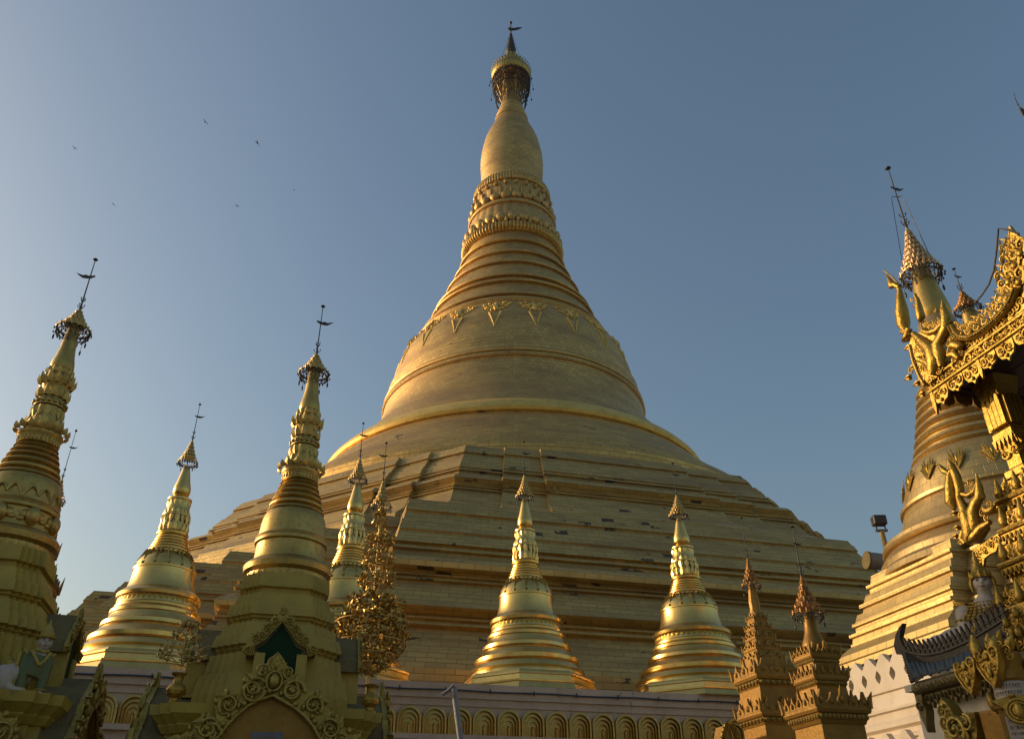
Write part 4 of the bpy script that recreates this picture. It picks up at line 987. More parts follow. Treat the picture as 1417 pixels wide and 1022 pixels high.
# ------------------------------------------------------------------ great carved eave, upper right
MX = -DX; OE = Vector((5.5, 9.7, 0)); pe = Plane(OE, NX, MX)
er = thing('carved_eave_roof', OE, 'overhanging pavilion roof with carved gilt eave and dark red soffit, cropped at upper right', 'roof')
ez = pe.px(1284, 546)[1]; LT = 7.5
zt_ = pe.px(1282, 528)[1]
b = pe.mb(); b.box(-.02, LT, -.16, 0, ez, zt_-.02); b.tube([(-.02, .0, zt_-.02), (LT, .0, zt_-.02)], .035, 8); b.tube([(-.02, .0, ez+.02), (LT, .0, ez+.02)], .03, 8)
i = 0
while i*.16 < 4.2: spiral(b, .1+i*.16, (ez+zt_)/2-.01, .07, 1 if i % 2 else -1, i, 1.4, .2, .015, 14); b.blob((.18+i*.16, .02, ez+.06), (.03, .02, .03), 6, 4); i += 1
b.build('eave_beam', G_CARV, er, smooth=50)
def fringe_strip(P, x0, x1, z, h, p, name, root, mat=None, th=.03):
    b = P.mb(); n = max(1, int((x1-x0)/p)); p = (x1-x0)/n
    for i in range(n):
        x = x0+p*i
        big = h*(1 if i % 2 == 0 else .82)
        b.prism([(x+.02*p, z+.01), (x+.05*p, z-big*.5), (x+.18*p, z-big*.78), (x+.4*p, z-big*.86), (x+.5*p, z-big*1.05), (x+.6*p, z-big*.86), (x+.82*p, z-big*.78), (x+.95*p, z-big*.5), (x+.98*p, z+.01)], -th, 0)
        spiral(b, x+.3*p, z-big*.4, p*.2, 1, i, 1.4, .2, .01, 14); spiral(b, x+.7*p, z-big*.4, p*.2, -1, pi-i, 1.4, .2, .01, 14)
        b.blob((x+.5*p, .01, z-big*.75), (p*.1, .025, big*.12), 6, 4); b.blob((x+.5*p, .01, z-big*.15), (p*.12, .025, big*.1), 6, 4)
        if i % 3 == 0: b.prism([(x-.08*p, z), (x-.1*p, z-big*.8), (x, z-big*1.35), (x+.1*p, z-big*.8), (x+.08*p, z)], -th*.8, .012)
    return b.build(name, mat or G_CARV, root, smooth=50)
fringe_strip(pe, 0, 4.2, ez, .24, .27, 'hanging_fringe', er)
pfar = Plane(OE, DX, -NX)
b = pfar.mb(); b.box(0.0, 6.5, -.16, 0, ez, zt_-.02); b.build('far_eave_beam', REDW, er, smooth=0)
fringe_strip(pfar, .05, 4, ez, .2, .27, 'hanging_fringe', er, OCHRE)
b = MB().frame(OE, DX, NX, Vector((0, 0, 1)))
nb = 26
for i in range(nb): b.box(.17+i*.24, .17+i*.24+.232, .17, LT, ez+.03+(i % 2)*.003, ez+.06)
b.build('soffit', REDW, er, smooth=0)
b = MB().frame(OE, DX, NX, Vector((0, 0, 1)))
b.add([(.05, .05, zt_), (6.5, .05, zt_), (6.5, LT, zt_), (.05, LT, zt_), (3.2, 3.2, zt_+1.9), (3.4, LT, zt_+1.9)], [(0, 1, 4), (1, 2, 5, 4), (0, 4, 5, 3), (2, 3, 5), (0, 3, 2, 1)])
b.build('roof_slope', ROOFB, er, smooth=0)
# curved crest rail and its flames
rail = pe.pl([(1319, 452), (1323, 460), (1330, 467), (1343, 468.5), (1352, 465), (1361, 460), (1372, 451), (1383, 442), (1393, 431), (1401, 420), (1406, 410), (1410, 399)])
b = pe.mb(); b.tube([(x, .03, z) for x, z in rail], .05, 8)
n = len(rail)
for i in range(n-1):
    (x, z), (x2, z2) = rail[i], rail[i+1]; b.prism([(x, zt_-.02), (x2, zt_-.02), (x2, z2), (x, z)], -.05, 0)
    spiral(b, (x+x2)/2, (z+z2)/2*.5+zt_*.5, .055, 1 if i % 2 else -1, i, 1.4, .22, .01, 14)
for i in range(46): 
    q = i/45*(n-1.001); k = int(q); f = q-k; b.blob((rail[k][0]*(1-f)+rail[k+1][0]*f, .085, rail[k][1]*(1-f)+rail[k+1][1]*f-.01), (.014,)*3, 5, 4)
b.build('crest_rail', G_CARV, er, smooth=50)
for k, (u, v, h, w_) in enumerate(((1326, 461, .2, .13), (1336, 466, .24, .14), (1349, 463, .26, .15), (1361, 457, .27, .15), (1373, 448, .28, .15), (1384, 438, .28, .15), (1393, 428, .28, .15), (1400, 416, .3, .15))):
    X, Z = pe.px(u, v); b = pe.mb(); bud_flame(b, X, Z+.03, h, w_, -.25-.05*k); b.build('crest_flame', G_CARV, er, smooth=50)
b = pe.mb()
for (u, v, h, w_) in ((1404, 405, .36, .2), (1398, 385, .4, .24), (1406, 362, .42, .24), (1401, 345, .36, .18), (1412, 385, .4, .26), (1414, 345, .42, .24)):
    X, Z = pe.px(u, v); bud_flame(b, X, Z-.1, h, w_, -.3)
b.prism(pe.pl([(1403, 420), (1393, 395), (1392, 365), (1394, 340), (1396, 312), (1402, 320), (1412, 330), (1430, 338), (1450, 400), (1440, 420)]), -.05, .0)
b.build('corner_flame', G_CARV, er, smooth=50)
b = pe.mb(); b.tube([(x, .1, z) for x, z in pe.pl([(1420, 326), (1406, 320), (1391, 318), (1389, 345), (1385, 375), (1378, 395), (1368, 410), (1358, 421)])], .013, 6); b.build('roof_cable', BROWN, er)
# corner finial: swelling hooks
def hooks(P, root, L, name='corner_finial', mat=None, y=.05):
    b = P.mb()
    for pts, rs_ in L:
        q = P.pl(pts); s_ = abs(P.px(pts[0][0]+10, pts[0][1])[0]-P.px(pts[0][0], pts[0][1])[0])/10
        s_ = hypot(*[P.px(pts[0][0], pts[0][1]+10)[j]-P.px(pts[0][0], pts[0][1])[j] for j in (0, 1)])/10
        b.tube([(x, y, z) for x, z in q], [r_*s_ for r_ in rs_], 9)
    return b, s_
HK = [([(1260, 462), (1255, 450), (1252, 432), (1250, 415), (1249, 402), (1247, 396)], [2, 7.5, 7.5, 5, 3, 2.5]),
      ([(1249, 398), (1243, 394), (1239, 396), (1234, 386), (1230, 380)], [3, 3.5, 4.5, 2, .4]), ([(1246, 392), (1238, 383), (1226, 374)], [1, 1, .5]),
      ([(1278, 447), (1279, 440), (1276, 428), (1274, 415), (1270, 409), (1272, 407)], [1, 5, 4.5, 2.5, 2, 1]),
      ([(1308, 508), (1306, 492), (1302, 478), (1308, 466), (1314, 455), (1314, 440), (1310, 428), (1308, 415)], [4, 8, 7.5, 6, 6.5, 6, 4, .6]),
      ([(1268, 462), (1282, 474), (1294, 484), (1300, 500), (1296, 520)], [3, 6, 8, 10, 6]),
      ([(1281, 458), (1290, 461), (1300, 458), (1308, 449), (1310, 440)], [3, 3.5, 3.5, 3, 2]),
      ([(1290, 480), (1283, 478), (1279, 485), (1283, 491), (1288, 488)], [3, 3.5, 3.5, 3, 2.5]),
      ([(1263, 478), (1268, 500), (1276, 520), (1284, 534)], [2, 2, 2, 2]),
      ([(1276, 497), (1288, 502), (1296, 512)], [4, 4, 4]), ([(1262, 455), (1259, 470), (1265, 462)], [4, 6, 3]),
      ([(1320, 480), (1326, 477), (1334, 480), (1337, 476)], [4, 6, 5, 2]), ([(1318, 492), (1326, 490), (1332, 496)], [4, 5, 3])]
HK = [(p_, [1.2*r_ for r_ in q_]) for p_, q_ in HK]
b, s_ = hooks(pe, er, HK)
b.prism(pe.pl([(1262, 468), (1280, 470), (1296, 482), (1312, 500), (1316, 508), (1296, 524), (1284, 534), (1276, 518), (1268, 500)]), -.06, .02)
for (u, v, r_) in ((1266, 488, 6), (1270, 500, 6), (1276, 512, 6), (1279, 523, 6), (1290, 515, 5), (1270, 470, 4), (1264, 512, 5), (1318, 485, 5), (1312, 490, 4), (1325, 498, 5), (1335, 488, 5), (1268, 425, 3), (1265, 415, 3), (1297, 430, 3)):
    X, Z = pe.px(u, v); spiral(b, X, Z, r_*s_, rnd.choice((-1, 1)), rnd.random()*6, 1.4, .24, .04, 14)
for u, v in ((1255, 457), (1262, 480), (1268, 508), (1262, 522), (1274, 530), (1281, 545)):
    X, Z = pe.px(u, v); flame(b, X, Z, 11*s_, 7*s_, pi*.9, 0, .05, .4)
b.prism(pe.pl([(1266, 460), (1280, 461), (1294, 463), (1304, 468), (1313, 500), (1306, 516), (1290, 532), (1280, 522), (1272, 500), (1262, 478)]), -.04, .045)
X, Z = pe.px(1290, 492); spiral(b, X, Z, 9*s_, -1, 2, 1.7, .22, .09)
X, Z = pe.px(1277, 474); spiral(b, X, Z, 6*s_, 1, 0, 1.5, .22, .08)
for (u, v, h, w_) in ((1283, 458, .2, .1), (1289, 460, .2, .1), (1296, 459, .19, .1), (1303, 454, .19, .1), (1326, 482, .16, .12), (1318, 478, .18, .12)):
    X, Z = pe.px(u, v); bud_flame(b, X, Z, h, w_, -.1)
for (u, v, r_) in ((1300, 505, 7), (1306, 514, 5), (1287, 490, 5), (1293, 527, 5), (1283, 510, 5), (1275, 484, 5)):
    X, Z = pe.px(u, v); spiral(b, X, Z, r_*s_, rnd.choice((-1, 1)), rnd.random()*6, 1.5, .22, .07, 16)
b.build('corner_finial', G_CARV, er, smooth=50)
# column under the eave
q = at(1396, 590, 9.45); ec = Vector((q.x, 9.45, 0))
b = MB(); zc_ = at(1382, 575, 9.45).z; a0 = .1
b.sweep(sq, [(a0, 0), (a0, ez-1.35), (a0+.05, ez-1.3), (a0+.05, ez-1.22), (a0, ez-1.18), (a0, ez-.85), (a0+.05, ez-.8), (a0+.05, ez-.72), (a0+.01, ez-.68), (a0+.02, ez-.35), (a0+.1, ez+.02)], ec)
for k in range(4):
    ux = Matrix.Rotation(k*pi/2, 3, 'Z') @ DX; nx = Matrix.Rotation(k*pi/2, 3, 'Z') @ NX; b.frame(ec+nx*(a0+.01), ux, nx, Vector((0, 0, 1)))
    for z in (ez-1.6, ez-1.45, ez-1.0): 
        for x in (-.07, .07): spiral(b, x, z, .06, 1 if x > 0 else -1, 0, 1.4, .24, .01, 14)
    for x in (-.1, -.03, .04, .11): b.prism([(x-.03, ez-.66), (x-.03, ez-.35), (x-.02, ez-.25), (x+.02, ez-.25), (x+.03, ez-.35), (x+.03, ez-.66)], 0, .07)
    for i in range(5): b.prism([(-.16+i*.065, ez-.8), (-.13+i*.065, ez-.92), (-.1+i*.065, ez-.8)], .03, .06)
b.M = None; b.build('column', G_CARV, er, smooth=40)

# ------------------------------------------------------------------ tiered carved roof below it
q = at(1330, 750, 8.5); OT = Vector((q.x, q.y, 0)); pt = Plane(OT, NX, MX)
tr = thing('tiered_carved_roof', OT, 'roof of stacked gilt tiers with a hooked corner finial, in front of the right stupa', 'roof')
for k, (l, off) in enumerate(((((1377, 697), (1417, 671)), -.15), (((1383, 737), (1417, 712)), .05), (((1383, 784), (1417, 761)), .2), (((1378, 850), (1417, 823)), .32))):
    P = Plane(OT+MX*off, NX, MX); (x, z), (x2, z2) = P.pl(l); x2 = x+3
    b = P.mb(); b.box(x, x2, -1.2, 0, z-.025, z+.025); b.tube([(x, 0, z), (x2, 0, z)], .03, 8); b.box(x+.04, x2, -1.2, -.06, z-.2, z-.03); t = b.build('tier_ledge', G_CARV, tr, smooth=40)
    b = P.mb()
    for i in range(14):
        X = x+.03+i*.055; b.prism([(X-.026, z-.03), (X-.024, z-.08), (X, z-.125), (X+.024, z-.08), (X+.026, z-.03)], -.04, 0); b.blob((X, .005, z-.07), (.013, .015, .03), 5, 4)
    b.build('leaf_fringe', G_CARV, t, smooth=50)
    b = P.mb()
    for i in range(8):
        X = x+.06+i*.12
        if i % 2 == 0:
            b.revolve([(.01, z+.02), (.045, z+.06), (.05, z+.1), (.03, z+.17), (.018, z+.21), (.004, z+.26)], 9, (X, -.03))
        else:
            for sg in (-1, 1): spiral(b, X+sg*.028, z+.075, .038, sg, 0, 1.4, .25, -.02, 12); spiral(b, X+sg*.02, z+.145, .028, -sg, 0, 1.4, .25, -.02, 12)
            b.blob((X, -.03, z+.19), (.02, .02, .045), 6, 4)
    b.box(x+.02, x2, -1.2, -.1, z+.026, z+.2)
    b.build('crest_row', G_CARV, t, smooth=50)
b = MB().frame(OT, DX, NX, Vector((0, 0, 1))); b.box(.7, 2.4, .7, 3.4, 0, pt.px(1378, 690)[1]); b.build('roof_core', OCHRE, tr, smooth=0)
q8 = pt.px(1417, 672)
b = pt.mb(); b.box(.75, 3.2, -1.9, -.5, q8[1]-.1, q8[1]+.3); b.build('upper_core', OCHRE, tr, smooth=0)
HK2 = [([(1327, 705), (1322, 695), (1320, 675), (1319, 658), (1321, 650), (1318, 640)], [2, 7, 6, 4, 2, .5]), ([(1319, 655), (1312, 652), (1308, 648), (1304, 642)], [2, 3.5, 3, .5]), ([(1318, 650), (1317, 635)], [1.5, .4]),
       ([(1333, 690), (1334, 678), (1329, 660), (1322, 645), (1318, 636)], [4, 5, 5, 4, .6]),
       ([(1352, 745), (1356, 728), (1352, 708), (1356, 696), (1362, 688), (1360, 672), (1356, 655)], [4, 7, 7, 6, 6, 4, .6]),
       ([(1333, 690), (1340, 705), (1344, 718), (1350, 735), (1346, 748)], [4, 6, 8, 9, 6]),
       ([(1337, 684), (1346, 686), (1354, 680), (1357, 670)], [3, 3.5, 3, 2]), ([(1345, 748), (1355, 742), (1364, 730), (1376, 722)], [5, 6, 5, 3]),
       ([(1366, 703), (1372, 708), (1378, 706), (1381, 700)], [3, 5, 5, 2]), ([(1338, 735), (1336, 745), (1342, 752)], [3, 4, 3])]
HK2 = [(p_, [1.25*r_ for r_ in q_]) for p_, q_ in HK2]
b, s_ = hooks(pt, tr, HK2)
b.prism(pt.pl([(1328, 700), (1338, 695), (1352, 705), (1362, 730), (1350, 750), (1342, 752), (1336, 740), (1334, 720)]), -.08, .02)
for (u, v, r_) in ((1334, 712, 5), (1337, 724, 5), (1341, 738, 5), (1347, 676, 4), (1350, 668, 4), (1342, 670, 4), (1364, 710, 5), (1370, 716, 5), (1374, 698, 5), (1366, 690, 4), (1332, 668, 3), (1360, 738, 4), (1348, 728, 4)):
    X, Z = pt.px(u, v); spiral(b, X, Z, r_*s_, rnd.choice((-1, 1)), rnd.random()*6, 1.4, .24, .04, 14)
for u, v in ((1326, 710), (1330, 730), (1328, 742), (1336, 750)):
    X, Z = pt.px(u, v); flame(b, X, Z, 9*s_, 6*s_, pi*.9, 0, .05, .4)
b.build('corner_finial', G_CARV, tr, smooth=50)
b = pt.mb()
b.prism(pt.pl([(1347, 760), (1380, 738), (1384, 745), (1378, 762), (1370, 766), (1362, 772), (1359, 792), (1355, 795), (1351, 780)]), -.03, .0)
for (u, v, r_) in ((1354, 765, 5), (1362, 760, 5), (1370, 753, 5), (1378, 747, 5), (1355, 775, 4), (1356, 785, 3)):
    X, Z = pt.px(u, v); spiral(b, X, Z, r_*s_, rnd.choice((-1, 1)), rnd.random()*6, 1.4, .24, .02, 14)
b.build('hanging_fringe', G_CARV, tr, smooth=50)

# ------------------------------------------------------------------ low dark roof with a spiked crest
q = at(1272, 950, 7.5); OL = Vector((q.x, q.y, 0)); pr_ = Plane(OL, NX, MX); pc = Plane(OL+DX*.32, NX, MX)
lr = thing('low_crested_roof', OL, 'low dark brown roof with a curved spiked crest and blue-grey sheet, lower right', 'roof')
CR_ = pc.pl([(1250, 899), (1262, 904), (1276, 907), (1290, 907), (1305, 904), (1322, 898), (1340, 890), (1358, 880), (1376, 869), (1395, 857)])
b = pc.mb()
for i in range(len(CR_)-1): (x, z), (x2, z2) = CR_[i], CR_[i+1]; b.prism([(x, z-.075), (x2, z2-.075), (x2, z2+.012), (x, z+.012)], -.03, .02)
b.tube([(x, .02, z+.01) for x, z in CR_], .014, 5)
T2 = pc.pl([(1250, 884), (1262, 893), (1276, 898), (1290, 898), (1305, 894), (1322, 887), (1340, 878), (1358, 867), (1376, 855), (1395, 843)])
b.tube([(x, 0, z) for x, z in T2], .011, 5)
X0_, X1_ = CR_[0][0], CR_[-1][0]
def interp(L, x):
    for (a, c_), (d, e) in zip(L, L[1:]):
        if a <= x <= d: return c_+(e-c_)*(x-a)/(d-a)
    return L[-1][1]
nsp = 22
for i in range(nsp):
    x = X0_+(i+.6)*(X1_-X0_)/nsp; z = interp(CR_, x); s2 = .0062*(1-.0*i)
    lean = -.35+.3*i/nsp
    H = .135; w_ = .022
    b.prism([(x-w_*.6, z), (x-w_*1.0+lean*.2*H, z+H*.3), (x-w_*.35+lean*.4*H, z+H*.45), (x-w_*.9+lean*.6*H, z+H*.62), (x+lean*1.1*H, z+H*1.15), (x+w_*.9+lean*.6*H, z+H*.62), (x+w_*.35+lean*.4*H, z+H*.45), (x+w_*1.0+lean*.2*H, z+H*.3), (x+w_*.6, z)], -.012, .012)
b.prism(pc.pl([(1251, 905), (1243, 905), (1239, 893), (1241, 880), (1246, 868), (1251, 862), (1249, 870), (1247, 880), (1250, 890), (1256, 898)]), -.03, .02)
b.build('spiked_crest', BROWN, lr, smooth=0)
# roof sheet: from crest down to the eave
el0, el1 = pr_.px(1268, 940), pr_.px(1365, 902); cz = CR_
b = MB().frame(OL, NX, DX, Vector((0, 0, 1)))
n = 40; vs = []; fs = []
for i in range(n+1):
    q = i/n; x = CR_[0][0]*(1-q)+CR_[-1][0]*q; xe = el0[0]+(el1[0]-el0[0]+.2)*q
    ze = el0[1]+.0*q+.012*abs(sin(i*pi/4)); zc2 = interp(CR_, x)-.06
    for j in range(5): f = j/4; vs.append((xe*(1-f)+x*f, -.03+.33*f, ze*(1-f)**1.3+zc2*(1-(1-f)**1.3)+.008*(i % 2)))
for i in range(n):
    for j in range(4): fs.append((i*5+j, i*5+j+1, i*5+j+6, i*5+j+5))
b.add(vs, fs); o_ = b.build('roof_sheet', ROOFB, lr, smooth=30)
md = o_.modifiers.new('t', 'SOLIDIFY'); md.thickness = .015
b = MB().frame(OL, NX, MX, Vector((0, 0, 1)))
ga = pr_.pl([(1268, 943), (1258, 925), (1247, 907), (1240, 893)])
b = MB()
v0 = [OL+NX*ga[0][0]+MX*.05+Vector((0, 0, ga[0][1]))]
gb = [OL+DX*.0+NX*pr_.px(1270, 942)[0]+Vector((0, 0, pr_.px(1270, 942)[1]))]
p_e = OL+NX*el0[0]+MX*.02+Vector((0, 0, el0[1])); p_c = OL+DX*.34+NX*CR_[0][0]+Vector((0, 0, CR_[0][1]+.02)); p_b = OL+DX*.3+NX*el0[0]+Vector((0, 0, el0[1]-.02)); p_c2 = OL+DX*.34+NX*(CR_[2][0])+Vector((0, 0, CR_[2][1]-.03)); p_e2 = OL+NX*(el0[0]+.1)+MX*.03+Vector((0, 0, el0[1]+.02))
b.add([p_e, p_c, p_c2, p_e2]+[p_+Vector((0, 0, -.03)) for p_ in (p_e, p_c, p_c2, p_e2)], [(0, 1, 2, 3), (4, 5, 6, 7), (0, 1, 5, 4), (1, 2, 6, 5), (2, 3, 7, 6), (3, 0, 4, 7)])
m_ = 12
for i in range(m_):
    a = p_e.lerp(p_c, i/m_); a2 = p_e.lerp(p_c, (i+1)/m_); md_ = a.lerp(a2, .5)-NX*(-.035)*-1-Vector((0, 0, .02))
    b.tube([a, md_, a2], [.014, .02, .014], 5)
b.build('gable_board', BROWN, lr, smooth=0)
b = pr_.mb(); fa = pr_.pl([(1270, 953), (1365, 912)]); zl = fa[0][1]
b.tube([(fa[0][0]-.02, .0, zl), (fa[0][0]+1.6, .0, zl)], .05, 10); b.box(fa[0][0], fa[0][0]+1.6, -.08, 0, zl-.06, zl+.06)
for i in range(20): spiral(b, fa[0][0]+.03+i*.05, zl, .022, 1 if i % 2 else -1, i, 1.3, .25, .047, 10)
b.build('carved_fascia', BROWN2 if False else G_DK, lr, smooth=50) if False else None
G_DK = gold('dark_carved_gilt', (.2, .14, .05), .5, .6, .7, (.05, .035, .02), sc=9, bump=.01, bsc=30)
b.build('carved_fascia', G_DK, lr, smooth=50)
b = pr_.mb()
for i in range(24):
    X = fa[0][0]+.0+i*.045; h = .12*(1 if i % 2 else .75)
    b.prism([(X-.024, zl-.05), (X-.026, zl-.05-h*.5), (X, zl-.05-h), (X+.026, zl-.05-h*.5), (X+.024, zl-.05)], -.03, 0); b.blob((X, .01, zl-.05-h*.4), (.012, .018, h*.25), 5, 4)
X, Z = fa[0]
b.prism([(X-.03, Z-.04), (X-.02, Z-.22), (X+.02, Z-.34), (X+.03, Z-.27), (X+.06, Z-.18), (X+.05, Z-.04)], -.06, .02); spiral(b, X+.01, Z-.14, .04, 1, 0, 1.4, .25, .03); 
b.build('leaf_fringe', G_DK, lr, smooth=50)
b = MB().frame(OL, NX, DX, Vector((0, 0, 1)))
b.box(fa[0][0]+.08, 2.2, .1, 1.6, 0, zl-.02); b.build('cream_wall', CREAM, lr, smooth=0)

# ------------------------------------------------------------------ carved gilt pieces and columns, bottom right corner
q = at(1332, 1010, 6.9); O1 = Vector((q.x, q.y, 0)); p1_ = Plane(O1, NX, MX)
gt = thing('gate_post', O1, 'ochre gate post with a scrolled gilt shoulder, below the low dark roof', 'gate post')
b = p1_.mb(); b.prism(p1_.pl([(1312, 1060), (1306, 1010), (1298, 985), (1302, 965), (1312, 975), (1322, 992), (1336, 988), (1348, 984), (1352, 1010), (1348, 1060)]), -.1, 0)
s_ = .0066
for (u, v, r_, ch) in ((1308, 985, 8, 1), (1312, 1000, 9, -1), (1325, 1008, 14, 1), (1340, 1000, 9, -1), (1343, 990, 5, 1), (1318, 992, 6, 1), (1336, 1018, 9, 1)):
    X, Z = p1_.px(u, v); spiral(b, X, Z, r_*s_, ch, u, 1.5, .22, .02)
b.build('scrolled_shoulder', G_DIM, gt, smooth=50)
b = p1_.mb(); a_ = p1_.px(1350, 984); c_ = p1_.px(1388, 984); b.box(a_[0], c_[0]+.05, -.3, -.02, 0, a_[1]); b.build('post', OCHRE, gt, smooth=0, bevel=.01)
q = at(1398, 950, 6.3); O2 = Vector((q.x, q.y, 0)); p2_ = Plane(O2, NX, MX); ND = (NX-DX).normalized(); UD = (DX+NX).normalized(); pn = Plane(O2+ND*.135, UD, ND)
gc = thing('gilt_column', O2, 'column with gilt leaf capital and white inscribed bands, at the bottom right corner', 'column')
zA, zB, zC, zD = [p2_.px(1398, v)[1] for v in (945, 978, 985, 1060)]
b = MB(); b.sweep(sq, [(.115, 0), (.115, zC), (.135, zC+.005), (.135, zB-.005), (.115, zB)], O2, (UD, ND)); b.build('shaft', OCHRE, gc, smooth=0)
b = MB(); b.revolve([(.11, zB), (.112, zA), (.1, zA+.01)], 24, (O2.x, O2.y)); wb_ = b.build('white_band', SKIN, gc, smooth=40)
b = MB(); b.sweep(octplan, [(.1, zA), (.118, zA+.02), (.11, zA+.12), (.125, zA+.17), (.12, zA+.2)], O2); b.build('capital_core', OCHRE, gc, smooth=30)
def shield(b, X, Z, s, y0):
    b.prism([(X, Z-.62*s), (X-.22*s, Z-.38*s), (X-.42*s, Z+.05*s), (X-.46*s, Z+.42*s), (X-.2*s, Z+.28*s), (X, Z+.42*s), (X+.2*s, Z+.28*s), (X+.46*s, Z+.42*s), (X+.42*s, Z+.05*s), (X+.22*s, Z-.38*s)], y0, y0+.05)
    for s3 in (-1, 1):
        spiral(b, X+s3*.27*s, Z+.3*s, .17*s, s3, 0, 1.4, .24, y0+.05, 16); spiral(b, X+s3*.14*s, Z-.05*s, .12*s, -s3, 0, 1.4, .24, y0+.05, 14)
        b.tube([(X+s3*.44*s, y0+.05, Z+.38*s), (X+s3*.4*s, y0+.055, Z+.02*s), (X+s3*.2*s, y0+.055, Z-.36*s), (X, y0+.05, Z-.6*s)], [.03*s, .04*s, .035*s, .01*s], 6)
    b.blob((X, y0+.06, Z-.2*s), (.07*s, .05*s, .16*s), 7, 5); b.blob((X, y0+.06, Z+.22*s), (.08*s, .05*s, .12*s), 7, 5)
for (u, v, s5, y0) in ((1366, 934, .23, .13), (1394, 921, .25, .11)):
    X, Z = p2_.px(u, v); b = p2_.mb(); shield(b, X, Z, s5, y0); b.build('leaf_capital', G_CARV, gc, smooth=50)
b = p2_.mb()
for (u0, v0, u1, v1, r_, y) in ((1372, 916, 1360, 878, 7, .1), (1377, 905, 1374, 876, 5, .05), (1393, 905, 1392, 880, 8, .1), (1387, 900, 1389, 872, 5, .04), (1404, 900, 1410, 878, 6, .06)):
    (xa, za), (xb, zb_) = p2_.px(u0, v0), p2_.px(u1, v1); m_ = .006
    b.tube([(xa+(xb-xa)*q, y, za+(zb_-za)*q) for q in (0, .25, .5, .75, 1)], [r_*m_*.6, r_*m_, r_*m_*1.05, r_*m_*.7, r_*m_*.15], 9)
for (u, v, r_) in ((1368, 900, 6), (1358, 892, 4), (1380, 912, 5), (1400, 893, 6), (1410, 900, 6), (1383, 890, 5), (1364, 872, 4), (1414, 908, 5)):
    X, Z = p2_.px(u, v); spiral(b, X, Z, r_*.006, rnd.choice((-1, 1)), u, 1.4, .25, .1, 14)
b.build('bud_cluster', G_CARV, gc, smooth=50)
b = p2_.mb(); X, Z = p2_.px(1377, 970); b.blob((X, .03, Z), (.03, .03, .07), 8, 6); b.build('side_bud', G_CARV, gc, smooth=50)
b = MB()
rw = random.Random(9)
for row in range(2):
    z = zA-.03-row*.045
    for k in range(10):
        t0_ = -1.5+k*.17
        b.tube([(O2.x+.1135*sin(t0_+.06*cos(j)), O2.y-.1135*cos(t0_+.06*cos(j)), z+.013*sin(j)) for j in [rw.random()+i_*.7 for i_ in range(7)]], .0018, 4)
b.build('inscription', INK, wb_)
sp_ = Plane(O2+ND*.117, UD, ND)
b = sp_.mb(); SG = pn.pl([(1391, 993), (1405, 988), (1420, 1005), (1424, 1016), (1397, 1022)]); zz1 = pn.px(1395, 990)[1]
b.prism([(-.085, zz1), (.105, zz1), (.105, zz1-.2), (-.085, zz1-.2)], 0, .012); sg_ = b.build('white_sign', SKIN, gc, smooth=0)
b = sp_.mb(); script_lines(b, -.07, .095, zz1-.035, 5, .026, .014, 21); b.build('sign_lettering', INK, sg_)
b = pn.mb(); X, Z = pn.px(1411, 984)
b.revolve([(.01, 0), (.1, 0), (.11, .02), (.09, .04), (.07, .02), (.05, .02), (.045, .05), (.01, .06)], 20, (0, 0)) if False else None
for r_, t_ in ((.078, .014), (.056, .011), (.036, .01)): b.tube([(X+r_*cos(2*pi*k/20), .05, Z+r_*.95*sin(2*pi*k/20)) for k in range(21)], t_, 6, False)
b.blob((X, .05, Z), (.035, .03, .06), 8, 6); b.prism([(X-.15, Z+.075), (X-.04, Z+.1), (X+.1, Z+.1), (X+.1, Z+.03), (X-.06, Z+.0)], 0, .04); b.blob((X-.02, .05, Z+.1), (.022, .022, .018), 6, 4)
b.build('rosette', G_COPR if False else G_CARV, gc, smooth=50)
# carved brackets above the column
q = at(1403, 880, 6.6); O3 = Vector((q.x, q.y, 0)); p3_ = Plane(O3, NX, MX)
cb_ = thing('carved_bracket', O3, 'cluster of gilt scrolls and buds right of the spiked crest, at the photo edge', 'carving')
b = p3_.mb(); b.prism(p3_.pl([(1385, 912), (1387, 880), (1395, 850), (1405, 836), (1430, 820), (1430, 912)]), -.25, -.03)
for (u, v, r_, ch) in ((1393, 870, 7, 1), (1402, 858, 8, -1), (1411, 868, 8, 1), (1400, 880, 7, -1), (1391, 890, 7, 1), (1412, 888, 9, 1), (1405, 843, 6, 1), (1404, 898, 8, -1), (1415, 850, 6, -1)):
    X, Z = p3_.px(u, v); spiral(b, X, Z, r_*.006, ch, u, 1.5, .24, .0)
for (u, v) in ((1397, 862), (1410, 848), (1388, 880), (1405, 875), (1414, 875)):
    X, Z = p3_.px(u, v); b.blob((X, .03, Z), (.025, .03, .045), 8, 6)
b.build('scrollwork', G_CARV, cb_, smooth=50)
b = p3_.mb(); zq = p3_.px(1400, 915)[1]; b.box(-.02, .5, -.3, -.05, 0, zq); b.build('bracket_post', OCHRE, cb_, smooth=0)

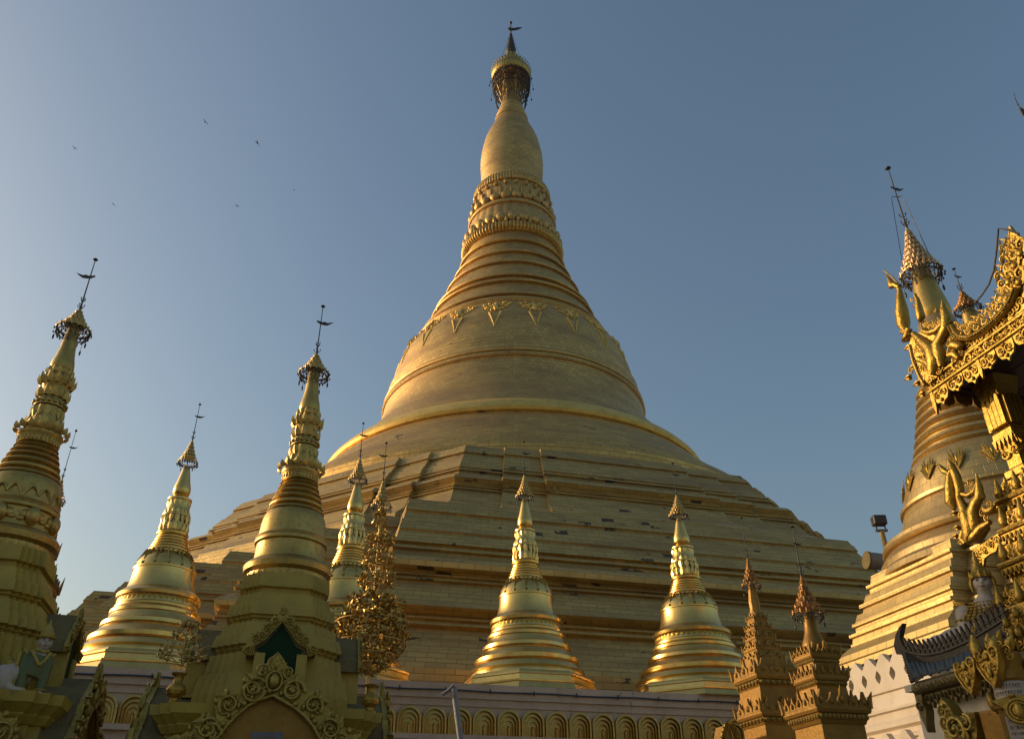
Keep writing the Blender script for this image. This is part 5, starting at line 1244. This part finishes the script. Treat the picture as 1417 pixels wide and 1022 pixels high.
# ------------------------------------------------------------------ guardian figures: a human bust on a lion's body
def guardian(pos, H, yaw, label, robed, hs=1.0):
    r = thing('guardian_statue', pos, label, 'statue', 'half-human half-lion guardian statues')
    R_ = Matrix.Rotation(yaw, 3, 'Z'); M4 = Matrix.Translation(pos) @ R_.to_4x4() @ Matrix.Scale(H, 4)
    def new(): b = MB(); b.M = M4; return b
    def remesh(o, v):
        m = o.modifiers.new('r', 'REMESH'); m.mode = 'VOXEL'; m.voxel_size = v*H; m.use_smooth_shade = True
        m = o.modifiers.new('s', 'SMOOTH'); m.iterations = 5; m.factor = .5
        return o
    b = new()                                             # x: right, -y: towards the viewer
    b.blob((-.36, .0, .2), (.19, .15, .2), 16, 10); b.blob((-.2, .02, .27), (.24, .15, .18), 16, 10); b.blob((-.36, -.12, .17), (.13, .07, .16), 14, 8)
    b.tube([(-.3, -.14, .08), (-.22, -.17, .04), (-.12, -.18, .035)], [.07, .055, .045], 10); b.blob((-.1, -.18, .035), (.07, .055, .035), 10, 6)
    b.tube([(-.44, .05, .1), (-.36, .1, .04), (-.2, .12, .04)], [.08, .05, .04], 8)
    b.blob((.0, .0, .42), (.16, .12, .2), 16, 10); b.tube([(-.06, .01, .3), (.02, 0, .45), (.04, -.01, .58), (.05, -.02, .66)], [.17, .16, .12, .05], 12)
    for sx in (-.13, .15):
        b.blob((sx, -.03, .53), (.075, .07, .08), 10, 6)
        b.tube([(sx, -.03, .54), (sx*1.05, -.07, .36), (sx*.95, -.09, .2), (sx*.9, -.1, .04)], [.075, .07, .06, .052], 10); b.blob((sx*.9, -.12, .035), (.055, .075, .035), 10, 6)
    hx, hy, hz = .06, -.035, .76
    b.tube([(.05, -.02, .6), (hx, hy+.01, .7)], [.055, .055], 10)
    hv0 = len(b.v)
    b.blob((hx, hy, hz), (.078, .085, .105), 18, 12); b.blob((hx, hy-.02, hz-.055), (.055, .06, .05), 12, 8)
    b.tube([(hx, hy-.083, hz+.02), (hx, hy-.1, hz-.015), (hx, hy-.085, hz-.022)], [.008, .014, .01], 6)
    for sg in (-1, 1):
        b.blob((hx+sg*.08, hy+.01, hz-.005), (.012, .025, .05), 8, 6); b.blob((hx+sg*.04, hy-.06, hz-.03), (.025, .02, .022), 8, 6)
    b.tube([(hx-.025, hy-.078, hz-.052), (hx, hy-.085, hz-.055), (hx+.025, hy-.078, hz-.052)], [.006, .01, .006], 6)
    def hscale(b, k0=0):
        c_ = M4 @ Vector((hx, hy, hz)); b.v[k0:] = [tuple(c_+(Vector(p)-c_)*hs) for p in b.v[k0:]]
    hscale(b, hv0)
    body = remesh(b.build('body', SKIN, r, smooth=60), .011)
    b = new()
    for sg in (-1, 1):
        b.blob((hx+sg*.032, hy-.079, hz+.012), (.017, .006, .0065), 8, 5)
        b.tube([(hx+sg*.012, hy-.084, hz+.032), (hx+sg*.034, hy-.083, hz+.04), (hx+sg*.058, hy-.07, hz+.03)], .004, 5)
    hscale(b); b.build('eyes_and_brows', FACE, r, smooth=60)
    b = new(); b.tube([(hx-.024, hy-.083, hz-.05), (hx, hy-.093, hz-.053), (hx+.024, hy-.083, hz-.05)], [.003, .007, .003], 6); hscale(b); b.build('lips', LIP, r, smooth=60)
    if robed:
        b = new()
        b.tube([(-.03, .01, .26), (.01, 0, .42), (.03, 0, .53), (.045, -.01, .6)], [.19, .185, .17, .09], 14)
        for sx in (-.13, .15):
            b.blob((sx, -.03, .53), (.088, .082, .09), 10, 6)
            b.tube([(sx, -.03, .54), (sx*1.05, -.07, .36), (sx*.97, -.09, .2), (sx*.93, -.1, .07)], [.088, .084, .078, .075], 12)
        remesh(b.build('robe', JADE, r, smooth=60), .012)
        b = new()
        for pts in ([(-.1, -.13, .6), (-.02, -.2, .47), (.03, -.2, .4)], [(.16, -.12, .6), (.09, -.19, .47), (.03, -.2, .4)], [(-.14, -.1, .56), (-.2, -.08, .62)], [(.18, -.08, .56), (.23, -.06, .6)], [(-.05, -.1, .63), (.05, -.13, .6), (.13, -.09, .63)]): b.tube(pts, [.022]*len(pts), 6)
        for sx in (-.13, .15): b.tube([(sx*.93+.078*cos(2*pi*k/12), -.1+.078*sin(2*pi*k/12), .075) for k in range(13)], .012, 5, False)
        b.tube([(-.23, -.06, .58), (-.24, -.08, .3), (-.2, -.09, .06)], [.03, .035, .03], 6); b.blob((-.32, .0, .42), (.05, .04, .05), 8, 6)
        b.build('gilt_trim', OLIVE, r, smooth=50)
        b = new(); b.revolve([(.1, hz+.045), (.115, hz+.05), (.12, hz+.065), (.085, hz+.075), (.085, hz+.12), (.065, hz+.13), (.06, hz+.17), (.045, hz+.18), (.02, hz+.22), (.012, hz+.26), (.004, hz+.3)], 24, (hx, hy+.01)); hscale(b); b.build('tiered_hat', OLIVE, r, smooth=40)
    else:
        b = new()
        for j in range(6):
            for k in range(17):
                t = -1.6+3.2*k/16; rr_ = .1+.018*j; b.blob((.03+rr_*sin(t)*1.25, -.01-rr_*cos(t)*.95, .615-.026*j-.03*cos(t)), (.016, .014, .015), 6, 4)
        for sg in (-1, 1): b.tube([(.03+sg*.13, -.05, .6), (.03+sg*.2, -.04, .62), (.03+sg*.22, -.03, .66)], [.03, .03, .005], 6); b.tube([(.03+sg*.15, -.1, .5), (.03+sg*.05, -.16, .4), (.03, -.17, .36)], .025, 6)
        b.build('gilt_collar', G_CARV, r, smooth=50)
        b = new(); b.tube([(-.03, .0, .22), (.0, 0, .34)], [.19, .17], 14)
        for k in range(12): t = -1.8+3.6*k/11; b.blob((-.01+.175*sin(t), -.175*cos(t), .32), (.025, .02, .025), 6, 5)
        b.build('gilt_belt', G_CARV, r, smooth=50)
        b = new(); b.revolve([(.088, hz+.035), (.098, hz+.045), (.098, hz+.07), (.085, hz+.08), (.075, hz+.12), (.055, hz+.15), (.05, hz+.19), (.03, hz+.2), (.02, hz+.26), (.004, hz+.34)], 20, (hx, hy+.01)); petals(b, hx, hy+.01, hz+.04, .085, 11, .045, .08, 1, .2)
        for sg in (-1, 1): b.tube([(hx+sg*.09, hy, hz+.05), (hx+sg*.105, hy+.0, hz), (hx+sg*.1, hy, hz-.07)], [.018, .022, .01], 6)
        hscale(b); b.build('pointed_crown', G_CARV, r, smooth=50)
    return r
zr1 = at(UC, 976, 12.75).z
def head_place(u, v, Y, H, yaw): return at(u, v, Y) - Matrix.Rotation(yaw, 3, 'Z') @ Vector((.06, -.035, .76))*H
hz_ = at(63, 888, 11.75).z; H_ = (hz_-zr1)/.76; p_ = head_place(63, 888, 11.75, H_, radians(36))
guardian(Vector((p_.x, p_.y, zr1)), H_, radians(36), 'white guardian statue in a green robe and tiered hat, on the left shrine cornice', True, 1.15)
q2 = head_place(1359, 806, 8.0, 1.15, radians(-30)); q = q2
guardian(q2.copy(), 1.15, radians(-30), 'pale guardian statue with gilt collar and pointed crown, behind the spiked crest', False, .84)
gp = thing('statue_plinth', Vector((q.x, q.y, 0)), 'cream ledge under the crowned guardian statue, hidden behind the spiked crest', 'plinth')
b = MB().frame(Vector((q.x, q.y, 0)), DX, NX, Vector((0, 0, 1))); b.box(-.65, .5, -.4, .4, 0, q2.z-.06); b.box(-.7, .55, -.45, .45, q2.z-.06, q2.z-.002); b.build('plinth_block', CREAM, gp, smooth=0)

# ------------------------------------------------------------------ dark vane tip at the right edge, birds
q = at(1425, 156, 14); vt = thing('roof_vane', Vector((q.x, q.y, 0)), 'dark hooked vane tip just entering the photo at the upper right edge', 'vane')
pv = Plane(Vector((q.x, q.y, 0)), Vector((1, 0, 0)), Vector((0, -1, 0)))
b = pv.mb(); b.prism(pv.pl([(1409, 145), (1411, 149), (1416, 152), (1425, 152), (1440, 158), (1435, 164), (1420, 158), (1415, 160), (1412, 154)]), -.02, .02); b.tube([(x, 0, z) for x, z in pv.pl([(1409, 146), (1405, 137), (1403, 128)])], [.014, .009, .004], 5); b.build('hooked_blade', DARK, vt, smooth=0)
b = MB(); b.tube([(q.x+.12, q.y, 0), (q.x+.12, q.y, q.z)], .03, 6); b.build('vane_pole', DARK, vt)
BLACK = paint('black_plumage', (.008, .008, .009), (.012, .011, .01), .9, 3)
def bird(u, v, Y, s, roll, label):
    p = at(u, v, Y); r = thing('bird', p, label, 'bird', 'birds circling in the sky')
    b = MB(); b.M = Matrix.Translation(p) @ Matrix.Rotation(roll, 4, 'Y') @ Matrix.Rotation(roll*1.7, 4, 'Z') @ Matrix.Scale(s*.85, 4)
    b.tube([(0, -.5, 0), (0, -.38, .02), (0, -.1, .02), (0, .25, 0), (0, .5, -.02), (0, .62, -.02)], [.02, .08, .13, .1, .05, .09], 8)
    for sg in (-1, 1):
        vs = [(sg*.08, -.2, .05), (sg*.5, -.28, .2), (sg*1.0, -.1, .12), (sg*.55, .05, .19), (sg*.08, .18, .05)]
        b.add(vs+[(x, y, z-.03) for x, y, z in vs], [(0, 1, 3, 4), (1, 2, 3), (5, 6, 8, 9), (6, 7, 8), (0, 1, 6, 5), (1, 2, 7, 6), (2, 3, 8, 7), (3, 4, 9, 8)])
    b.build('body', BLACK, r, smooth=40); return r
for i, (u, v, s, rl, lab) in enumerate(((356, 198, .46, .9, 'largest dark bird, high in the sky left of the big spire'), (284, 169, .36, .6, 'dark bird up and left of the largest bird'), (103, 205, .28, .4, 'leftmost tiny bird in the pale sky'), (157, 283, .28, .7, 'tiny bird low in the pale sky above the left stupas'), (328, 285, .24, .3, 'faint small bird below the largest bird'), (407, 263, .18, 1.2, 'tiniest bird, nearest to the great spire'))):
    bird(u, v, 50, s, rl, lab)
# unseen hall, added on the left to shade this corner of the platform
ph = thing('shade_hall', Vector((-25, 14, 0)), 'tall tiered-roof hall added out of view on the left to shade the shrines', 'hall')
b = MB().frame(Vector((-25, 14, 0)), DX, NX, Vector((0, 0, 1))); b.box(-4, 4, -7, 9, 0, 8); b.build('shade_hall_wall', OCHRE, ph, smooth=0)
for i in range(3):
    b = MB().frame(Vector((-25, 14, 0)), DX, NX, Vector((0, 0, 1))); e = 5-i*1.4; z = 8+i*1.7
    b.add([(-e, -e-3, z), (e, -e-3, z), (e, e+5, z), (-e, e+5, z), (-e+1.6, -e-1.4, z+1.7), (e-1.6, -e-1.4, z+1.7), (e-1.6, e+3.4, z+1.7), (-e+1.6, e+3.4, z+1.7)], [(0, 1, 2, 3), (4, 5, 6, 7), (0, 1, 5, 4), (1, 2, 6, 5), (2, 3, 7, 6), (3, 0, 4, 7)]); b.build('roof_tier', ROOFB, ph, smooth=0)
